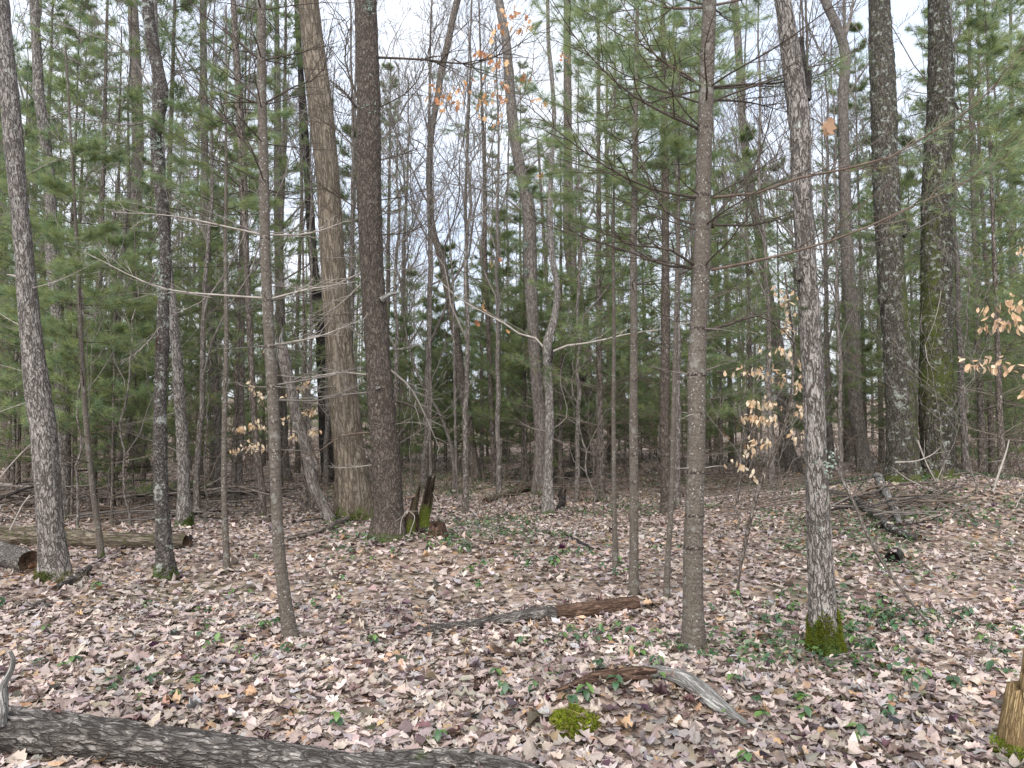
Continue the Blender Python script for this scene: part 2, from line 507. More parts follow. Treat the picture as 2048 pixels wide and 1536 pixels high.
def litter_params(n, y0, y1, rng, big=1.0, side=1.3):
    Y = np.sqrt(rng.uniform(y0 ** 2, y1 ** 2, n * 2)); X = rng.uniform(-1, 1, n * 2) * (.74 * Y + side)
    X, Y = X[:n], Y[:n]
    pos = np.stack([X, Y, terrain(X, Y) + .004 + rng.random(n) ** 1.3 * .036], 1)
    tilt = np.abs(rng.normal(0, .21, n)); tilt[rng.random(n) < .09] += .45; az = rng.uniform(0, 6.283, n)
    nrm = np.stack([np.sin(tilt) * np.cos(az), np.sin(tilt) * np.sin(az), np.cos(tilt)], 1)
    size = rng.uniform(.045, .100, n) * big
    curl = np.stack([rng.normal(.0, .50, n), rng.normal(-.1, .9, n), rng.normal(0, .55, n)], 1)
    damp = 1 + .30 * fbm(pos * np.array([1.1, 1.1, 0]) + 5.0)
    return pos, size, rng.uniform(0, 6.283, n), nrm, curl, rng.normal(.04, .22, n), leaf_cols(n, rng) * damp[:, None]


BASES, LOGS = [], []


def build_litter():
    rng = np.random.default_rng(11)
    b = MB()
    for k, (tp, n) in enumerate(((TPL_HI[0], 8600), (TPL_HI[1], 5400), (TPL_HI[2], 7600))):
        p = litter_params(n, 2.3, 6.1, rng); leaf_batch(b, tp, *p, rng)
    for k, (tp, n) in enumerate(((TPL_LO[0], 15500), (TPL_LO[1], 12000), (TPL_FAR, 18000))):
        p = litter_params(n, 5.9, 15, rng, 1.05, 2.0); leaf_batch(b, tp, *p, rng)
    for tp, n in ((TPL_HI[0], 2600), (TPL_HI[1], 1500), (TPL_HI[2], 2200)):
        p = litter_params(n, 2.4, 4.3, rng); leaf_batch(b, tp, *p, rng)
    p = list(litter_params(9000, 2.4, 7.5, rng, .26)); p[6] = p[6] * rng.choice([.35, .6, .9], (9000, 1)); p[0][:, 2] += .012; leaf_batch(b, TPL_FAR, *p, rng)
    p = litter_params(30000, 14.5, 38, rng, 1.85, 3.0); leaf_batch(b, TPL_FAR, *p, rng)
    for (o, r) in BASES:                 # leaves banked against the trunks
        n = int(26 + 300 * r); p = list(litter_params(n, 3, 4, rng)); a = rng.uniform(0, 6.283, n); d = r * 1.15 + np.abs(rng.normal(0, .07, n))
        x, y = o[0] + np.cos(a) * d, o[1] + np.sin(a) * d
        p[0] = np.stack([x, y, terrain(x, y) + .012 + np.exp(-(d - r) / .06) * .035 * rng.random(n)], 1)
        tl = np.exp(-(d - r) / .08) * rng.uniform(0, .7, n); p[3] = unit(p[3] + np.stack([np.cos(a) * tl, np.sin(a) * tl, a * 0], 1))
        leaf_batch(b, TPL_HI[0] if o[1] < 6 else TPL_LO[0], *p, rng)
    for S in LOGS:                       # and a few resting on or against the logs
        n = 12; p = list(litter_params(n, 3, 4, rng)); k = rng.integers(0, len(S), n); s = np.where(rng.random(n) < .35, 0, rng.choice([-1, 1], n))
        t = unit(np.gradient(S[:, :3], axis=0))[k]; sd = unit(np.cross(t, [0, 0, 1.0]))
        q = S[k, :3] + sd * (s * S[k, 3] * 1.15)[:, None]; q[:, 2] = np.where(s == 0, S[k, 2] + S[k, 3] * 1.12, terrain(q[:, 0], q[:, 1]) + .03)
        p[0] = q; leaf_batch(b, TPL_HI[0], *p, rng)
    tag(b.build('leaf_litter', 'leaf_dry', GROUND, shade=True), kind='stuff')
    # the nearest large leaves lie on top, one by one
    p = litter_params(300, 2.75, 4.3, rng, 1.2, .1)
    pos, size, yaw, nrm, curl, fold, col = p
    pos[:, 2] += .022
    for i in range(300):
        m = MB(); leaf_batch(m, TPL_HI[0 if i % 5 < 2 else (1 if i % 5 < 4 else 2)], pos[i:i + 1] * 0, size[i:i + 1], yaw[i:i + 1], nrm[i:i + 1], curl[i:i + 1], fold[i:i + 1], col[i:i + 1], rng)
        link('leaf', m.mesh('leaf', 'leaf_dry'), GROUND, pos[i])



# ------------------------------------------------------------------ branches and needles
GREENS = np.array([(.235, .285, .118), (.190, .268, .140), (.262, .298, .112), (.175, .238, .125), (.268, .318, .148)])


def pine_branch_lines(rng, L, r0, az, elev, twigs, droop=.0, origin=(0, 0, 0), main=None):
    """returns main (1,9), secondary (m,5) and tertiary (k,4) polylines with radii, plus outer points and directions"""
    o = np.asarray(origin, float)
    if main is None:
        t = np.linspace(0, 1, 9)[:, None]
        h = np.array([math.cos(az), math.sin(az), 0.0]); sdir = np.array([-math.sin(az), math.cos(az), 0.0])
        bend = rng.normal(0, .10)
        P = o + L * (t * h * math.cos(elev) + t * np.array([0, 0, math.sin(elev)]) + (t ** 2) * (np.array([0, 0, 1.0]) * (.16 - droop) + sdir * bend))
        P += np.cumsum(rng.normal(0, .020 * L, (9, 3)), 0) * t
    else:
        P = main; L = float(np.linalg.norm(np.diff(P, axis=0), axis=1).sum())
    R = r0 * (1 - .82 * np.linspace(0, 1, len(P)))
    sec, secr, ter, terr, tp, td = [], [], [], [], [], []
    tan = unit(np.gradient(P, axis=0))
    up = np.array([0, 0, 1.0])
    for j in range(twigs):
        f = .18 + .80 * (j + rng.random()) / max(twigs, 1)
        k = f * (len(P) - 1); a = int(min(k, len(P) - 2)); w = k - a
        p = P[a] * (1 - w) + P[a + 1] * w; d = tan[a]
        sd = unit(np.cross(d, up)) * (1 if j % 2 else -1)
        ang = rng.uniform(.6, 1.05)
        d2 = unit(d * math.cos(ang) + sd * math.sin(ang) + up * rng.normal(.08, .16))
        l2 = L * rng.uniform(.20, .42) * (1.15 - .75 * f)
        s5 = np.linspace(0, 1, 5)[:, None]
        Q = p + l2 * (d2 * s5 + (up * rng.normal(.05, .12) + d * .2) * s5 ** 2) + np.cumsum(rng.normal(0, .030 * l2, (5, 3)), 0)
        sec.append(Q); secr.append(max(r0 * .42 * (1 - .5 * f), .0016) * (1 - .7 * s5[:, 0]))
        tp.append(Q[-1]); td.append(Q[-1] - Q[-2]); tp.append(Q[3]); td.append(Q[3] - Q[2]); tp.append(Q[2]); td.append(Q[2] - Q[1])
        for m in range(2 if l2 > .25 else 1):
            g = rng.uniform(.35, .9); kk = g * 4; aa = int(min(kk, 3)); q0 = Q[aa] * (1 - (kk - aa)) + Q[aa + 1] * (kk - aa)
            d3 = unit(unit(Q[-1] - Q[0]) * .8 + rng.normal(0, .5, 3) * np.array([1, 1, .6]))
            l3 = l2 * rng.uniform(.25, .5); s4 = np.linspace(0, 1, 4)[:, None]
            ter.append(q0 + l3 * (d3 * s4 + up * .1 * s4 ** 2)); terr.append(np.full(4, .0016) * (1 - .5 * s4[:, 0]))
            tp.append(ter[-1][-1]); td.append(d3)
    tp.append(P[-1]); td.append(tan[-1])
    return (P[None], R[None], np.array(sec).reshape(-1, 5, 3), np.array(secr).reshape(-1, 5), np.array(ter).reshape(-1, 4, 3), np.array(terr).reshape(-1, 4),
            np.array(tp), np.array(td))


def put_branch(mb, br, sides=5, mat=0, thin=1.0, coarse=False):
    P, R, S, SR, T, TR, _, _ = br
    if coarse: P, R, S, SR, T, TR = P[:, ::2], R[:, ::2], S[:, ::2], SR[:, ::2], T[:, ::3], TR[:, ::3]
    mb.tubes(P, R, sides, mat)
    mb.tubes(S, SR * thin, 3, mat)
    mb.tubes(T, TR * thin, 3, mat)


def tuft_cols(n, rng, base=None, lo=.7, hi=1.35):
    c = GREENS[rng.integers(0, len(GREENS), n)] if base is None else np.repeat(np.asarray(base)[None], n, 0)
    return c * rng.uniform(lo, hi, (n, 1))


def pine_crown(rng, H, live0, dead0, Lmax, per=5, step=.42, twigs=9, nn=20, nl=.10, nw=.0035, density=2, thin=1.0, r0=.012):
    """branches (slot 0) and needles (slot 1) of a young white pine standing at the origin"""
    b = MB(); z = dead0; tps, tds = [], []
    while z < H - .15:
        f = (z - dead0) / max(H - dead0, .1)
        Lz = Lmax * (1 - f ** 1.6) * rng.uniform(.6, 1.15) + .15
        live = z > live0 - rng.uniform(0, .6)
        a0 = rng.uniform(0, 6.28)
        for k in range(per + rng.integers(-1, 2)):
            az = a0 + k * 6.283 / per + rng.normal(0, .2)
            br = pine_branch_lines(rng, Lz * rng.uniform(.45, 1.15), max(r0 * (1 - .6 * f), .003), az, rng.uniform(.05, .35) + .35 * f, twigs if live else max(4, twigs - 3),
                                   droop=.10 if live else .16, origin=(0, 0, z + rng.normal(0, .03)))
            put_branch(b, br, 3, 0, thin, True)
            if live:
                tps.append(br[6]); tds.append(br[7])
        z += step * rng.uniform(.8, 1.25)
    tps.append(np.array([[0, 0, H]])); tds.append(np.array([[0, 0, 1.0]]))
    tp = np.concatenate(tps); td = np.concatenate(tds)
    for d in range(density):
        b.needles(tp - unit(td) * (.05 * d) + rng.normal(0, .02 * d, tp.shape), td, nn, nl, nw, rng, tuft_cols(len(tp), rng))
    return b


def trunk_simple(H, r, rng, wob=.05, sides=9, n=24, top=.12, flare=1.35):
    t = np.linspace(0, 1, n)
    P = np.stack([np.cumsum(rng.normal(0, wob / 5, n)), np.cumsum(rng.normal(0, wob / 5, n)), t * H - .15], 1)
    P[:, :2] -= P[0, :2]
    R = r * (1 - t * (1 - top)); R[0] *= flare; R[1] *= 1 + (flare - 1) * .4
    b = MB(); b.tubes(P, R, sides, moss=lambda bc, l, V: np.clip(1 - l / .6, 0, 1) * .5)
    return b, P, R


def hardwood(rng, H, r, first=.35, limbs=9, lvl=(6, 5, 3), wob=.09, fork=True, thin=1.0, spread=.55):
    """bare hardwood: trunk builder and crown builder (limbs, branches, twigs)"""
    tb, P, R = trunk_simple(H, r, rng, wob, 9, 28, .18)
    c = MB(); L1, R1, L2, R2, L3, R3, L4, R4 = [], [], [], [], [], [], [], []

    def line(p, d, L, n, up=.15, w=.05):
        t = np.linspace(0, 1, n)[:, None]
        return p + L * (unit(d) * t + np.array([0, 0, up]) * t ** 2) + np.cumsum(rng.normal(0, w * L / n, (n, 3)), 0) * (t > 0)

    def pt(Q, f):
        k = f * (len(Q) - 1); a = int(min(k, len(Q) - 2)); return Q[a] * (1 - k + a) + Q[a + 1] * (k - a), unit(Q[a + 1] - Q[a])

    def child(d, ang):
        r_ = rng.normal(size=3); pr = unit(r_ - d * np.dot(r_, d)); return unit(d * math.cos(ang) + pr * math.sin(ang) + np.array([0, 0, .12]))
    for i in range(limbs):
        f = first + (1 - first) * (i + rng.random()) / limbs
        p, d = pt(P, min(f, .97)); rr = r * (1 - .8 * f)
        LL = H * (.36 * (1 - f) + .10) * rng.uniform(.7, 1.2)
        Q = line(p, child(d, rng.uniform(.45, .95) * spread / .55), LL, 8, .22, .22); L1.append(Q); r1 = rr * rng.uniform(.35, .55); R1.append(r1 * np.linspace(1, .25, 8))
        for j in range(lvl[0]):
            g = .2 + .8 * (j + rng.random()) / lvl[0]; p2, d2 = pt(Q, min(g, .98))
            LB = LL * rng.uniform(.25, .5) * (1.2 - .7 * g); Q2 = line(p2, child(d2, rng.uniform(.4, .9)), LB, 6, .12, .2); L2.append(Q2); R2.append(max(r1 * .38 * (1.1 - .6 * g), .004) * np.linspace(1, .35, 6))
            for k in range(lvl[1]):
                h = .15 + .85 * (k + rng.random()) / lvl[1]; p3, d3 = pt(Q2, min(h, .98)); LC = LB * rng.uniform(.3, .6) * (1.2 - .6 * h)
                Q3 = line(p3, child(d3, rng.uniform(.4, .9)), LC, 5, .08, .18); L3.append(Q3); R3.append(np.linspace(.0042, .002, 5) * thin)
                for m in range(lvl[2]):
                    p4, d4 = pt(Q3, rng.uniform(.2, .98)); L4.append(line(p4, child(d4, rng.uniform(.3, .8)), LC * rng.uniform(.3, .6), 3, .05, .1)); R4.append(np.array([.0026, .002, .0012]) * thin)
    c.tubes(np.array(L1), np.array(R1), 6); c.tubes(np.array(L2), np.array(R2), 4); c.tubes(np.array(L3), np.array(R3), 3)
    if L4: c.tubes(np.array(L4), np.array(R4), 3)
    return tb, c


# ------------------------------------------------------------------ trunks traced at their own distance
def spline(P, n):
    P = np.asarray(P, float)
    d = np.concatenate([[0], np.cumsum(np.linalg.norm(np.diff(P[:, :3], axis=0), axis=1))])
    t = np.linspace(0, d[-1], n); out = np.zeros((n, P.shape[1]))
    m = np.gradient(P, d, axis=0)
    k = np.clip(np.searchsorted(d, t, 'right') - 1, 0, len(d) - 2)
    h = (d[k + 1] - d[k])[:, None]; s = ((t - d[k])[:, None]) / h
    out = (2 * s**3 - 3 * s**2 + 1) * P[k] + (s**3 - 2 * s**2 + s) * h * m[k] + (-2 * s**3 + 3 * s**2) * P[k + 1] + (s**3 - s**2) * h * m[k + 1]
    return out


def bark_disp(kind, amp, seed):
    def f(bc, L):
        q = bc + seed * 13.1
        if kind == 'ridge':
            n = 1 - np.abs(vnoise(q * np.array([42, 42, 6.0]))) * 2
            return amp * (n * .6 + .8 * vnoise(q * np.array([9, 9, 2.2])))
        if kind == 'plate':
            n = vnoise(q * np.array([70, 70, 16.0])); m = vnoise(q * np.array([30, 30, 7.0]))
            return amp * (np.sign(n) * np.abs(n) ** .6 * .6 + m * .6 + .7 * vnoise(q * np.array([7, 7, 2.5])))
        n = vnoise(q * np.array([25, 25, 25.0]))
        return amp * (n * .3 + .8 * vnoise(q * np.array([8, 8, 3.0])))
    return f


TRUNKS = []


class Trunk:
    pass


def px_trunk(path, mat, label, name='hardwood_tree', cat='tree', group=None, kind='plate', amp=.07, sides=25, ring=.040, ext=2.0, moss_h=.25, mossk=1.0, lean=0.0, seed=1, Y=None,
             mossv=None):
    path = sorted(path, key=lambda p: -p[1])             # base first
    b = path[0]
    g = ground_hit(b[0], b[1])
    Y = g[1] if Y is None else Y
    pts = []
    for (u, v, w) in path:
        p = at(u, v, Y)
        yy = Y + lean * (p[2] - g[2]); p = at(u, v, yy)
        pts.append([*p, w * .5 / F * yy])
    pts = np.array(pts)
    base = pts[0].copy(); gz = tz(base[0], base[1])
    low = pts[0].copy(); low[2] = min(gz, low[2]) - .15; low[3] *= 1.06
    d = unit(pts[-1, :3] - pts[-2, :3])
    top = pts[-1].copy(); top[:3] += d * ext; top[3] *= max(.45, 1 - .12 * ext)
    top2 = pts[-1].copy(); top2[:3] += d * ext * .5; top2[3] *= max(.6, 1 - .06 * ext)
    P = np.concatenate([[low], pts, [top2], [top]]) if ext > 0 else np.concatenate([[low], pts])
    Ltot = np.linalg.norm(np.diff(P[:, :3], axis=0), axis=1).sum()
    n = int(max(12, Ltot / ring)); S = spline(P, n); S[:, 3] = np.maximum(S[:, 3], .003)
    org = np.array([base[0], base[1], gz])
    T = Trunk(); T.S = S; T.Y = Y; T.org = org; T.mat = mat
    T.root = thing(name, org, label, cat, group); BASES.append((org, float(pts[0, 3])))
    mb = MB()

    def moss(bc, l, V):
        h = V[:, 2] - gz
        h = h + moss_h * .55 * vnoise(bc * np.array([28, 28, 9.0]) + seed)
        m = np.clip(1.25 - h / max(moss_h, .01), 0, 1) * .55 * mossk
        if mossv:
            for (zc, zh, sx, k) in mossv:          # patches: height, half height, side (-1 left, +1 right, 0 all), weight
                side = np.ones(len(V)) if sx == 0 else np.clip((V[:, 0] - np.interp(V[:, 2], S[:, 2], S[:, 0])) * sx / np.interp(V[:, 2], S[:, 2], S[:, 3]) * 1.4 + .3, 0, 1)
                m = np.maximum(m, k * np.exp(-((h - zc) / zh) ** 2) * side)
        return m
    bd = bark_disp(kind, amp, seed); s0 = seed * 1.7; rb = float(pts[0, 3]); fr = np.random.default_rng(seed); nl, ph, fa = int(fr.integers(3, 6)), fr.uniform(0, 6.28), fr.uniform(.35, .6) * min(1, .07 / rb) * (.5 if kind == 'smooth' else 1)

    def dsp(bc, L):
        th = np.arctan2(bc[:, 1], bc[:, 0] - s0); h = np.maximum(bc[:, 2] - s0 - .15, 0)
        return bd(bc, L) + fa * np.exp(-h / (1.1 * rb + .015)) * (.35 + .65 * np.clip(np.cos(nl * th + ph) + .5 * np.cos(th * 2 - ph), 0, 1))
    mb.tubes(S[:, :3], S[:, 3], sides, disp=dsp, moss=moss, s0=s0)
    T.trunk = mb.build('trunk', mat, T.root, org); TRUNKS.append(T)
    return T


def axis_at(T, z):
    k = int(np.argmin(np.abs(T.S[:, 2] - z))); return T.S[k, :3].copy(), T.S[k, 3]


def v_to_z(T, v):
    return at(1024, v, T.Y)[2]


def add_branch(T, rng, main=None, az=0, elev=.2, L=1.0, r0=.008, twigs=7, live=False, z=None, mat='twig_dark', nn=30, nl=.10, nw=.0022, droop=.1, dens=2, thin=1.0, live_from=0.0, coarse=False):
    if main is None:
        p, r = axis_at(T, z)
        p = p + np.array([math.cos(az), math.sin(az), 0]) * r * .6
        br = pine_branch_lines(rng, L, r0, az, elev, twigs, droop, p)
    else:
        br = pine_branch_lines(rng, L, r0, az, elev, twigs, droop, main=main)
    b = MB(); put_branch(b, br, 4 if coarse else 6, 0, thin, coarse)
    o = b.build('branch', mat, T.root, T.org)
    if live:
        tp, td = br[6], br[7]
        q0 = br[0][0, 0]; far_ = np.linalg.norm(br[0][0, -1] - q0)
        k = (rng.random(len(tp)) < .92) & (np.linalg.norm(tp - q0, axis=1) > live_from * far_); tp, td = tp[k], td[k]
        nb = MB()
        for d in range(dens):
            nb.needles(tp - unit(td) * (.05 * d) + rng.normal(0, .015 * d, tp.shape), td, nn, nl, nw, rng, tuft_cols(len(tp), rng), mat=0)
        nb.build('needles', 'needles', o, T.org, shade=False)
    return o


def px_line(pts, Y, n=9, dy=0.0):
    """polyline through pixels, its depth running from Y to Y+dy"""
    m = len(pts)
    P = np.array([at(u, v, Y + dy * i / max(m - 1, 1)) for i, (u, v) in enumerate(pts)])
    return spline(P, n)


def whorls(T, rng, vs, per=4, L=(.5, 1.0), live_v=-1, r0=.007, twigs=6, mat='twig_dark', elev=(.0, .35), nn=30, thin=1.0, nw=.0022, dens=2, nl=.1):
    for v in vs:
        z = v_to_z(T, v); a0 = rng.uniform(0, 6.28)
        for k in range(per + int(rng.integers(-1, 1))):
            az = a0 + k * 6.283 / per + rng.normal(0, .22)
            add_branch(T, rng, az=az, elev=rng.uniform(*elev), L=rng.uniform(*L), r0=r0, twigs=twigs, live=v < live_v, z=z + rng.normal(0, .012), mat=mat, nn=nn,
                       droop=rng.uniform(.0, .25), thin=thin, nw=nw, dens=dens, nl=nl)
def scars(T, vs, mat='bark_brown'):
    for v in vs:
        c, r = axis_at(T, v_to_z(T, v)); t = np.linspace(-1, 1, 7)
        P = c + np.array([[0, 0, .014]]) * t[:, None]
        b = MB(); b.tubes(P, r * (1.0 + .07 * (1 - t ** 2)) - .0008, 24, disp=bark_disp('plate', .05, v))
        b.build('whorl_scar', mat, T.root, T.org)
#PART2
# ------------------------------------------------------------------ trees one can tell apart
def moss_collar(T, h0, h1, n, rng, size=.022, col=(.10, .13, .018), lo=.4, hi=1.5, width=.006, side=0):
    S = T.S; gz = T.org[2]
    z = gz + h0 + (h1 - h0) * rng.random(n) ** 1.3; a = rng.uniform(0, 6.283, n)
    if side: a = np.where(np.cos(a) * side < -.2, math.pi - a, a)
    x = np.interp(z, S[:, 2], S[:, 0]); y = np.interp(z, S[:, 2], S[:, 1]); r = np.interp(z, S[:, 2], S[:, 3]) * 1.02
    kk = (z - gz - h0) / (h1 - h0) < .78 + .32 * vnoise(np.stack([np.cos(a) * 2.3, np.sin(a) * 2.3, a * 0 + size * 900], 1)) + rng.normal(0, .08, n); z, a, r, x, y = z[kk], a[kk], r[kk], x[kk], y[kk]; n = len(z)
    D = np.stack([np.cos(a), np.sin(a), rng.normal(.25, .3, n)], 1)
    P = np.stack([x + r * np.cos(a), y + r * np.sin(a), z], 1)
    b = MB(); b.needles(P, D, 5, size, width, rng, np.asarray(col)[None] * rng.uniform(lo, hi, (n, 1)), spread=(.2, 1.2), mat=0, back=.004)
    return b.build('moss', 'moss_green', T.root, T.org, shade=False)


def lichen_tuft(T, u, v, rng, n=60, size=.03):
    p = at(u, v, T.Y); c, r = axis_at(T, p[2]); q = np.array([p[0], c[1] - r * .9, p[2]])
    P = q + rng.normal(0, .035, (n, 3)) * np.array([1, .2, 1.3])
    b = MB(); b.needles(P, rng.normal(size=(n, 3)) + np.array([0, -1.2, 0]), 5, size, .009, rng, np.array([[.36, .42, .36]]) * rng.uniform(.7, 1.3, (n, 1)), mat=0, back=.01)
    return tag(b.build('lichen', 'moss_green', T.root, T.org, shade=False), kind='stuff')


def stub(T, pts, rad, rng, mat, Yoff=0.0, name='broken_stub', jag=True):
    P = np.array([at(u, v, T.Y + Yoff) for u, v in pts]); P = spline(P, 14)
    R = np.linspace(rad[0], rad[1], 14)
    b = MB(); b.tubes(P, R, 9, disp=bark_disp('plate', .22, 5), cap=True)
    return b.build(name, [mat, 'wood_end'], T.root, T.org)


TREES = {}
R_ = np.random.default_rng

# shaggy pale hardwoods at the left edge
T = px_trunk([(-4, -40, 36), (2, 60, 36), (20, 205, 35), (32, 342, 34), (48, 513, 34), (62, 671, 40), (84, 842, 46), (96, 978, 46), (104, 1090, 50), (109, 1165, 62)],
             'bark_shaggy', 'pale grey shaggy hardwood with a grassy mossy foot by the left edge', amp=.085, seed=1, moss_h=.14)
moss_collar(T, -.02, .14, 900, R_(1), .03, (.11, .12, .03)); stub(T, [(45, 560), (30, 552), (14, 549)], (.012, .006), R_(3), 'twig_pale', -.05)
rng = R_(4)
P_ = T.org + np.stack([rng.normal(.12, .09, 90), rng.normal(-.10, .05, 90), rng.uniform(0, .05, 90)], 1)
b = MB(); b.needles(P_, rng.normal(0, .5, (90, 3)) + np.array([.5, -.2, .9]), 3, .14, .003, rng, np.array([[.34, .29, .14]]) * rng.uniform(.6, 1.2, (90, 1)), mat=0)
b.build('grass_tuft', 'moss_green', T.root, T.org, shade=False)
for pts in ([(70, 750), (20, 735), (-60, 715)], [(60, 660), (20, 640), (-50, 590)], [(50, 580), (120, 560), (200, 520)], [(35, 360), (90, 330), (150, 300)], [(66, 800), (10, 820), (-60, 850)]):
    add_branch(T, rng, main=px_line(pts, T.Y, dy=rng.uniform(-.3, .5)), r0=.005, twigs=4, mat='twig_pale')

T = px_trunk([(66, -40, 16), (68, 0, 17), (73, 90, 18), (80, 205, 20), (92, 290, 20), (98, 342, 20), (104, 500, 23), (118, 671, 23), (126, 842, 26), (128, 980, 25), (128, 1041, 30)],
             'bark_shaggy', 'thinner grey shaggy hardwood standing just behind the nearest left-edge trunk', amp=.10, seed=2, moss_h=.18, mossv=[(4.6, .25, 0, .5)])
moss_collar(T, -.02, .16, 420, R_(5), .03, (.07, .10, .015))
rng = R_(6)
for pts in ([(85, 240), (150, 215), (240, 170)], [(95, 330), (40, 300), (-20, 300)], [(110, 590), (170, 560), (230, 560)], [(76, 130), (110, 60), (180, 0)], [(70, 60), (130, 110), (230, 160)]):
    add_branch(T, rng, main=px_line(pts, T.Y, dy=rng.uniform(-.4, .6)), r0=.011, twigs=11, mat='twig_grey', thin=1.6)

# dark cherry
T = px_trunk([(294, -40, 20), (295, 0, 21), (302, 68, 24), (314, 130, 25), (322, 190, 29), (318, 225, 26), (312, 270, 22), (318, 340, 25), (331, 513, 22), (328, 590, 22), (325, 660, 24), (325, 688, 28), (323, 715, 25), (320, 842, 25), (322, 978, 27), (329, 1100, 31), (331, 1160, 38)],
             'bark_cherry', 'dark scaly lichen-spotted hardwood with a pale knot hole and a mossy green foot', amp=.10, seed=3, moss_h=.16)
moss_collar(T, -.02, .14, 800, R_(7), .028, (.075, .11, .012))
lichen_tuft(T, 318, 290, R_(8), 50); lichen_tuft(T, 328, 582, R_(9), 45); lichen_tuft(T, 326, 541, R_(10), 20)
k = MB(); c, r = axis_at(T, v_to_z(T, 688)); th = np.linspace(0, 6.283, 15)[:-1]
ring = np.stack([c[0] - .012 + np.cos(th) * r * .42, np.full(14, c[1] - r * .98), c[2] + np.sin(th) * r * .95], 1)
inn = ring * .55 + np.array([c[0] - .012, c[1] - r * .98 + .03, c[2]]) * .45
out = ring + np.stack([np.cos(th) * .010, np.full(14, .02), np.sin(th) * .012], 1)
V_ = np.concatenate([out, ring, inn, inn.mean(0)[None] + [[0, .03, 0]]]); a = np.arange(14); bb = np.roll(a, -1)
k.add(V_, np.concatenate([np.stack([a, bb, bb + 14, a + 14], 1), np.stack([a + 14, bb + 14, bb + 28, a + 28], 1)]), np.stack([a + 28, bb + 28, np.full(14, 42)], 1))
tag(k.build('knot_hole', 'wood_rotten_red', T.root, T.org), 'pale orange knot hole')
stub(T, [(312, 275), (306, 262), (303, 255)], (.014, .006), R_(3), 'bark_cherry', -.06)
rng = R_(11)
for pts in ([(318, 238), (260, 250), (180, 240), (100, 235)], [(322, 228), (270, 160), (240, 180), (215, 120)], [(305, 60), (290, 20), (310, -40)], [(315, 200), (250, 100), (130, 50), (70, 10)], [(330, 640), (290, 690), (240, 730)]):
    add_branch(T, rng, main=px_line(pts, T.Y, dy=rng.uniform(-.4, .6)), r0=.010, twigs=13, mat='twig_grey', thin=1.6)

# slender white pine, left of centre
T = px_trunk([(523, -40, 17), (523, 0, 17), (524, 205, 18), (528, 360, 20), (531, 513, 20), (538, 671, 21), (548, 842, 23), (552, 978, 22), (558, 1100, 23), (571, 1210, 26), (581, 1281, 31)],
             'bark_pine_young', 'smooth grey-brown young pine with bare whorled branches on the open leaves left of centre', name='pine_tree', kind='smooth', amp=.03, seed=4, moss_h=.05, mossk=.4, ext=2.2)
rng = R_(12)
whorls(T, rng, (20, 121, 208, 290, 369), 4, (.45, .95), -1, .0055, 6, elev=(.1, .5))
whorls(T, rng, (473, 599, 690, 773), 4, (.4, .8), -1, .0045, 5, mat='twig_grey', elev=(-.1, .3))
scars(T, (121, 208, 369, 473, 599, 690, 773, 842, 900, 960))
whorls(T, rng, (842, 930), 3, (.05, .25), -1, .003, 1, mat='twig_dark', elev=(-.2, .2))
for pts, m in (([(528, 120), (600, 105), (690, 80)], 'twig_dark'), ([(528, 208), (585, 175), (640, 150), (660, 60), (680, -20)], 'twig_dark'), ([(520, 205), (460, 205), (430, 210)], 'twig_dark'),
               ([(534, 470), (610, 468), (700, 440)], 'twig_pale'), ([(526, 470), (460, 455), (330, 430), (230, 425)], 'twig_pale'), ([(540, 598), (610, 580), (700, 565)], 'twig_pale'),
               ([(530, 596), (440, 590), (340, 580), (160, 500)], 'twig_pale'), ([(548, 690), (640, 672), (720, 640)], 'twig_pale'), ([(520, 120), (450, 60), (380, 0)], 'twig_dark'),
               ([(522, 205), (470, 150), (400, 60), (380, 0)], 'twig_dark'), ([(530, 345), (480, 270), (400, 190), (330, 120), (240, 30)], 'twig_dark'), ([(552, 770), (640, 755), (720, 735)], 'twig_grey'),
               ([(552, 800), (640, 800), (720, 770)], 'twig_grey')):
    add_branch(T, rng, main=px_line(pts, T.Y, dy=rng.uniform(-.25, .35)), r0=.008, twigs=9, mat=m, thin=1.4)

# slender pines with green needles on the left
T = px_trunk([(143, 300, 5), (150, 420, 6), (156, 534, 8), (162, 671, 9), (172, 842, 10), (185, 978, 10), (202, 1120, 14)],
             'bark_pine_young', 'very thin pine sapling with green needle tufts and a mossy foot between two left hardwoods', name='pine_sapling', kind='smooth', amp=.03, seed=5, moss_h=.12, ext=1.2, sides=14)
rng = R_(13)
whorls(T, rng, (320, 400, 480, 540, 610, 680), 4, (.5, 1.0), 700, .005, 8, nn=26, nw=.0026, dens=3)
whorls(T, rng, (790, 870), 3, (.3, .6), -1, .003, 4, mat='twig_brown')
T = px_trunk([(452, 200, 4), (452, 350, 6), (451, 500, 8), (453, 671, 9), (449, 842, 10), (448, 978, 11), (453, 1144, 14)],
             'bark_pine_young', 'thin straight brown pine stem between the dark cherry and the pale pine', name='pine_sapling', kind='smooth', amp=.03, seed=6, moss_h=.04, ext=1.0, sides=14)
rng = R_(14)
whorls(T, rng, (240, 330, 420), 4, (.4, .8), 600, .005, 8, nn=26, nw=.0026)
whorls(T, rng, (520, 610, 690, 780), 4, (.35, .75), -1, .004, 5)

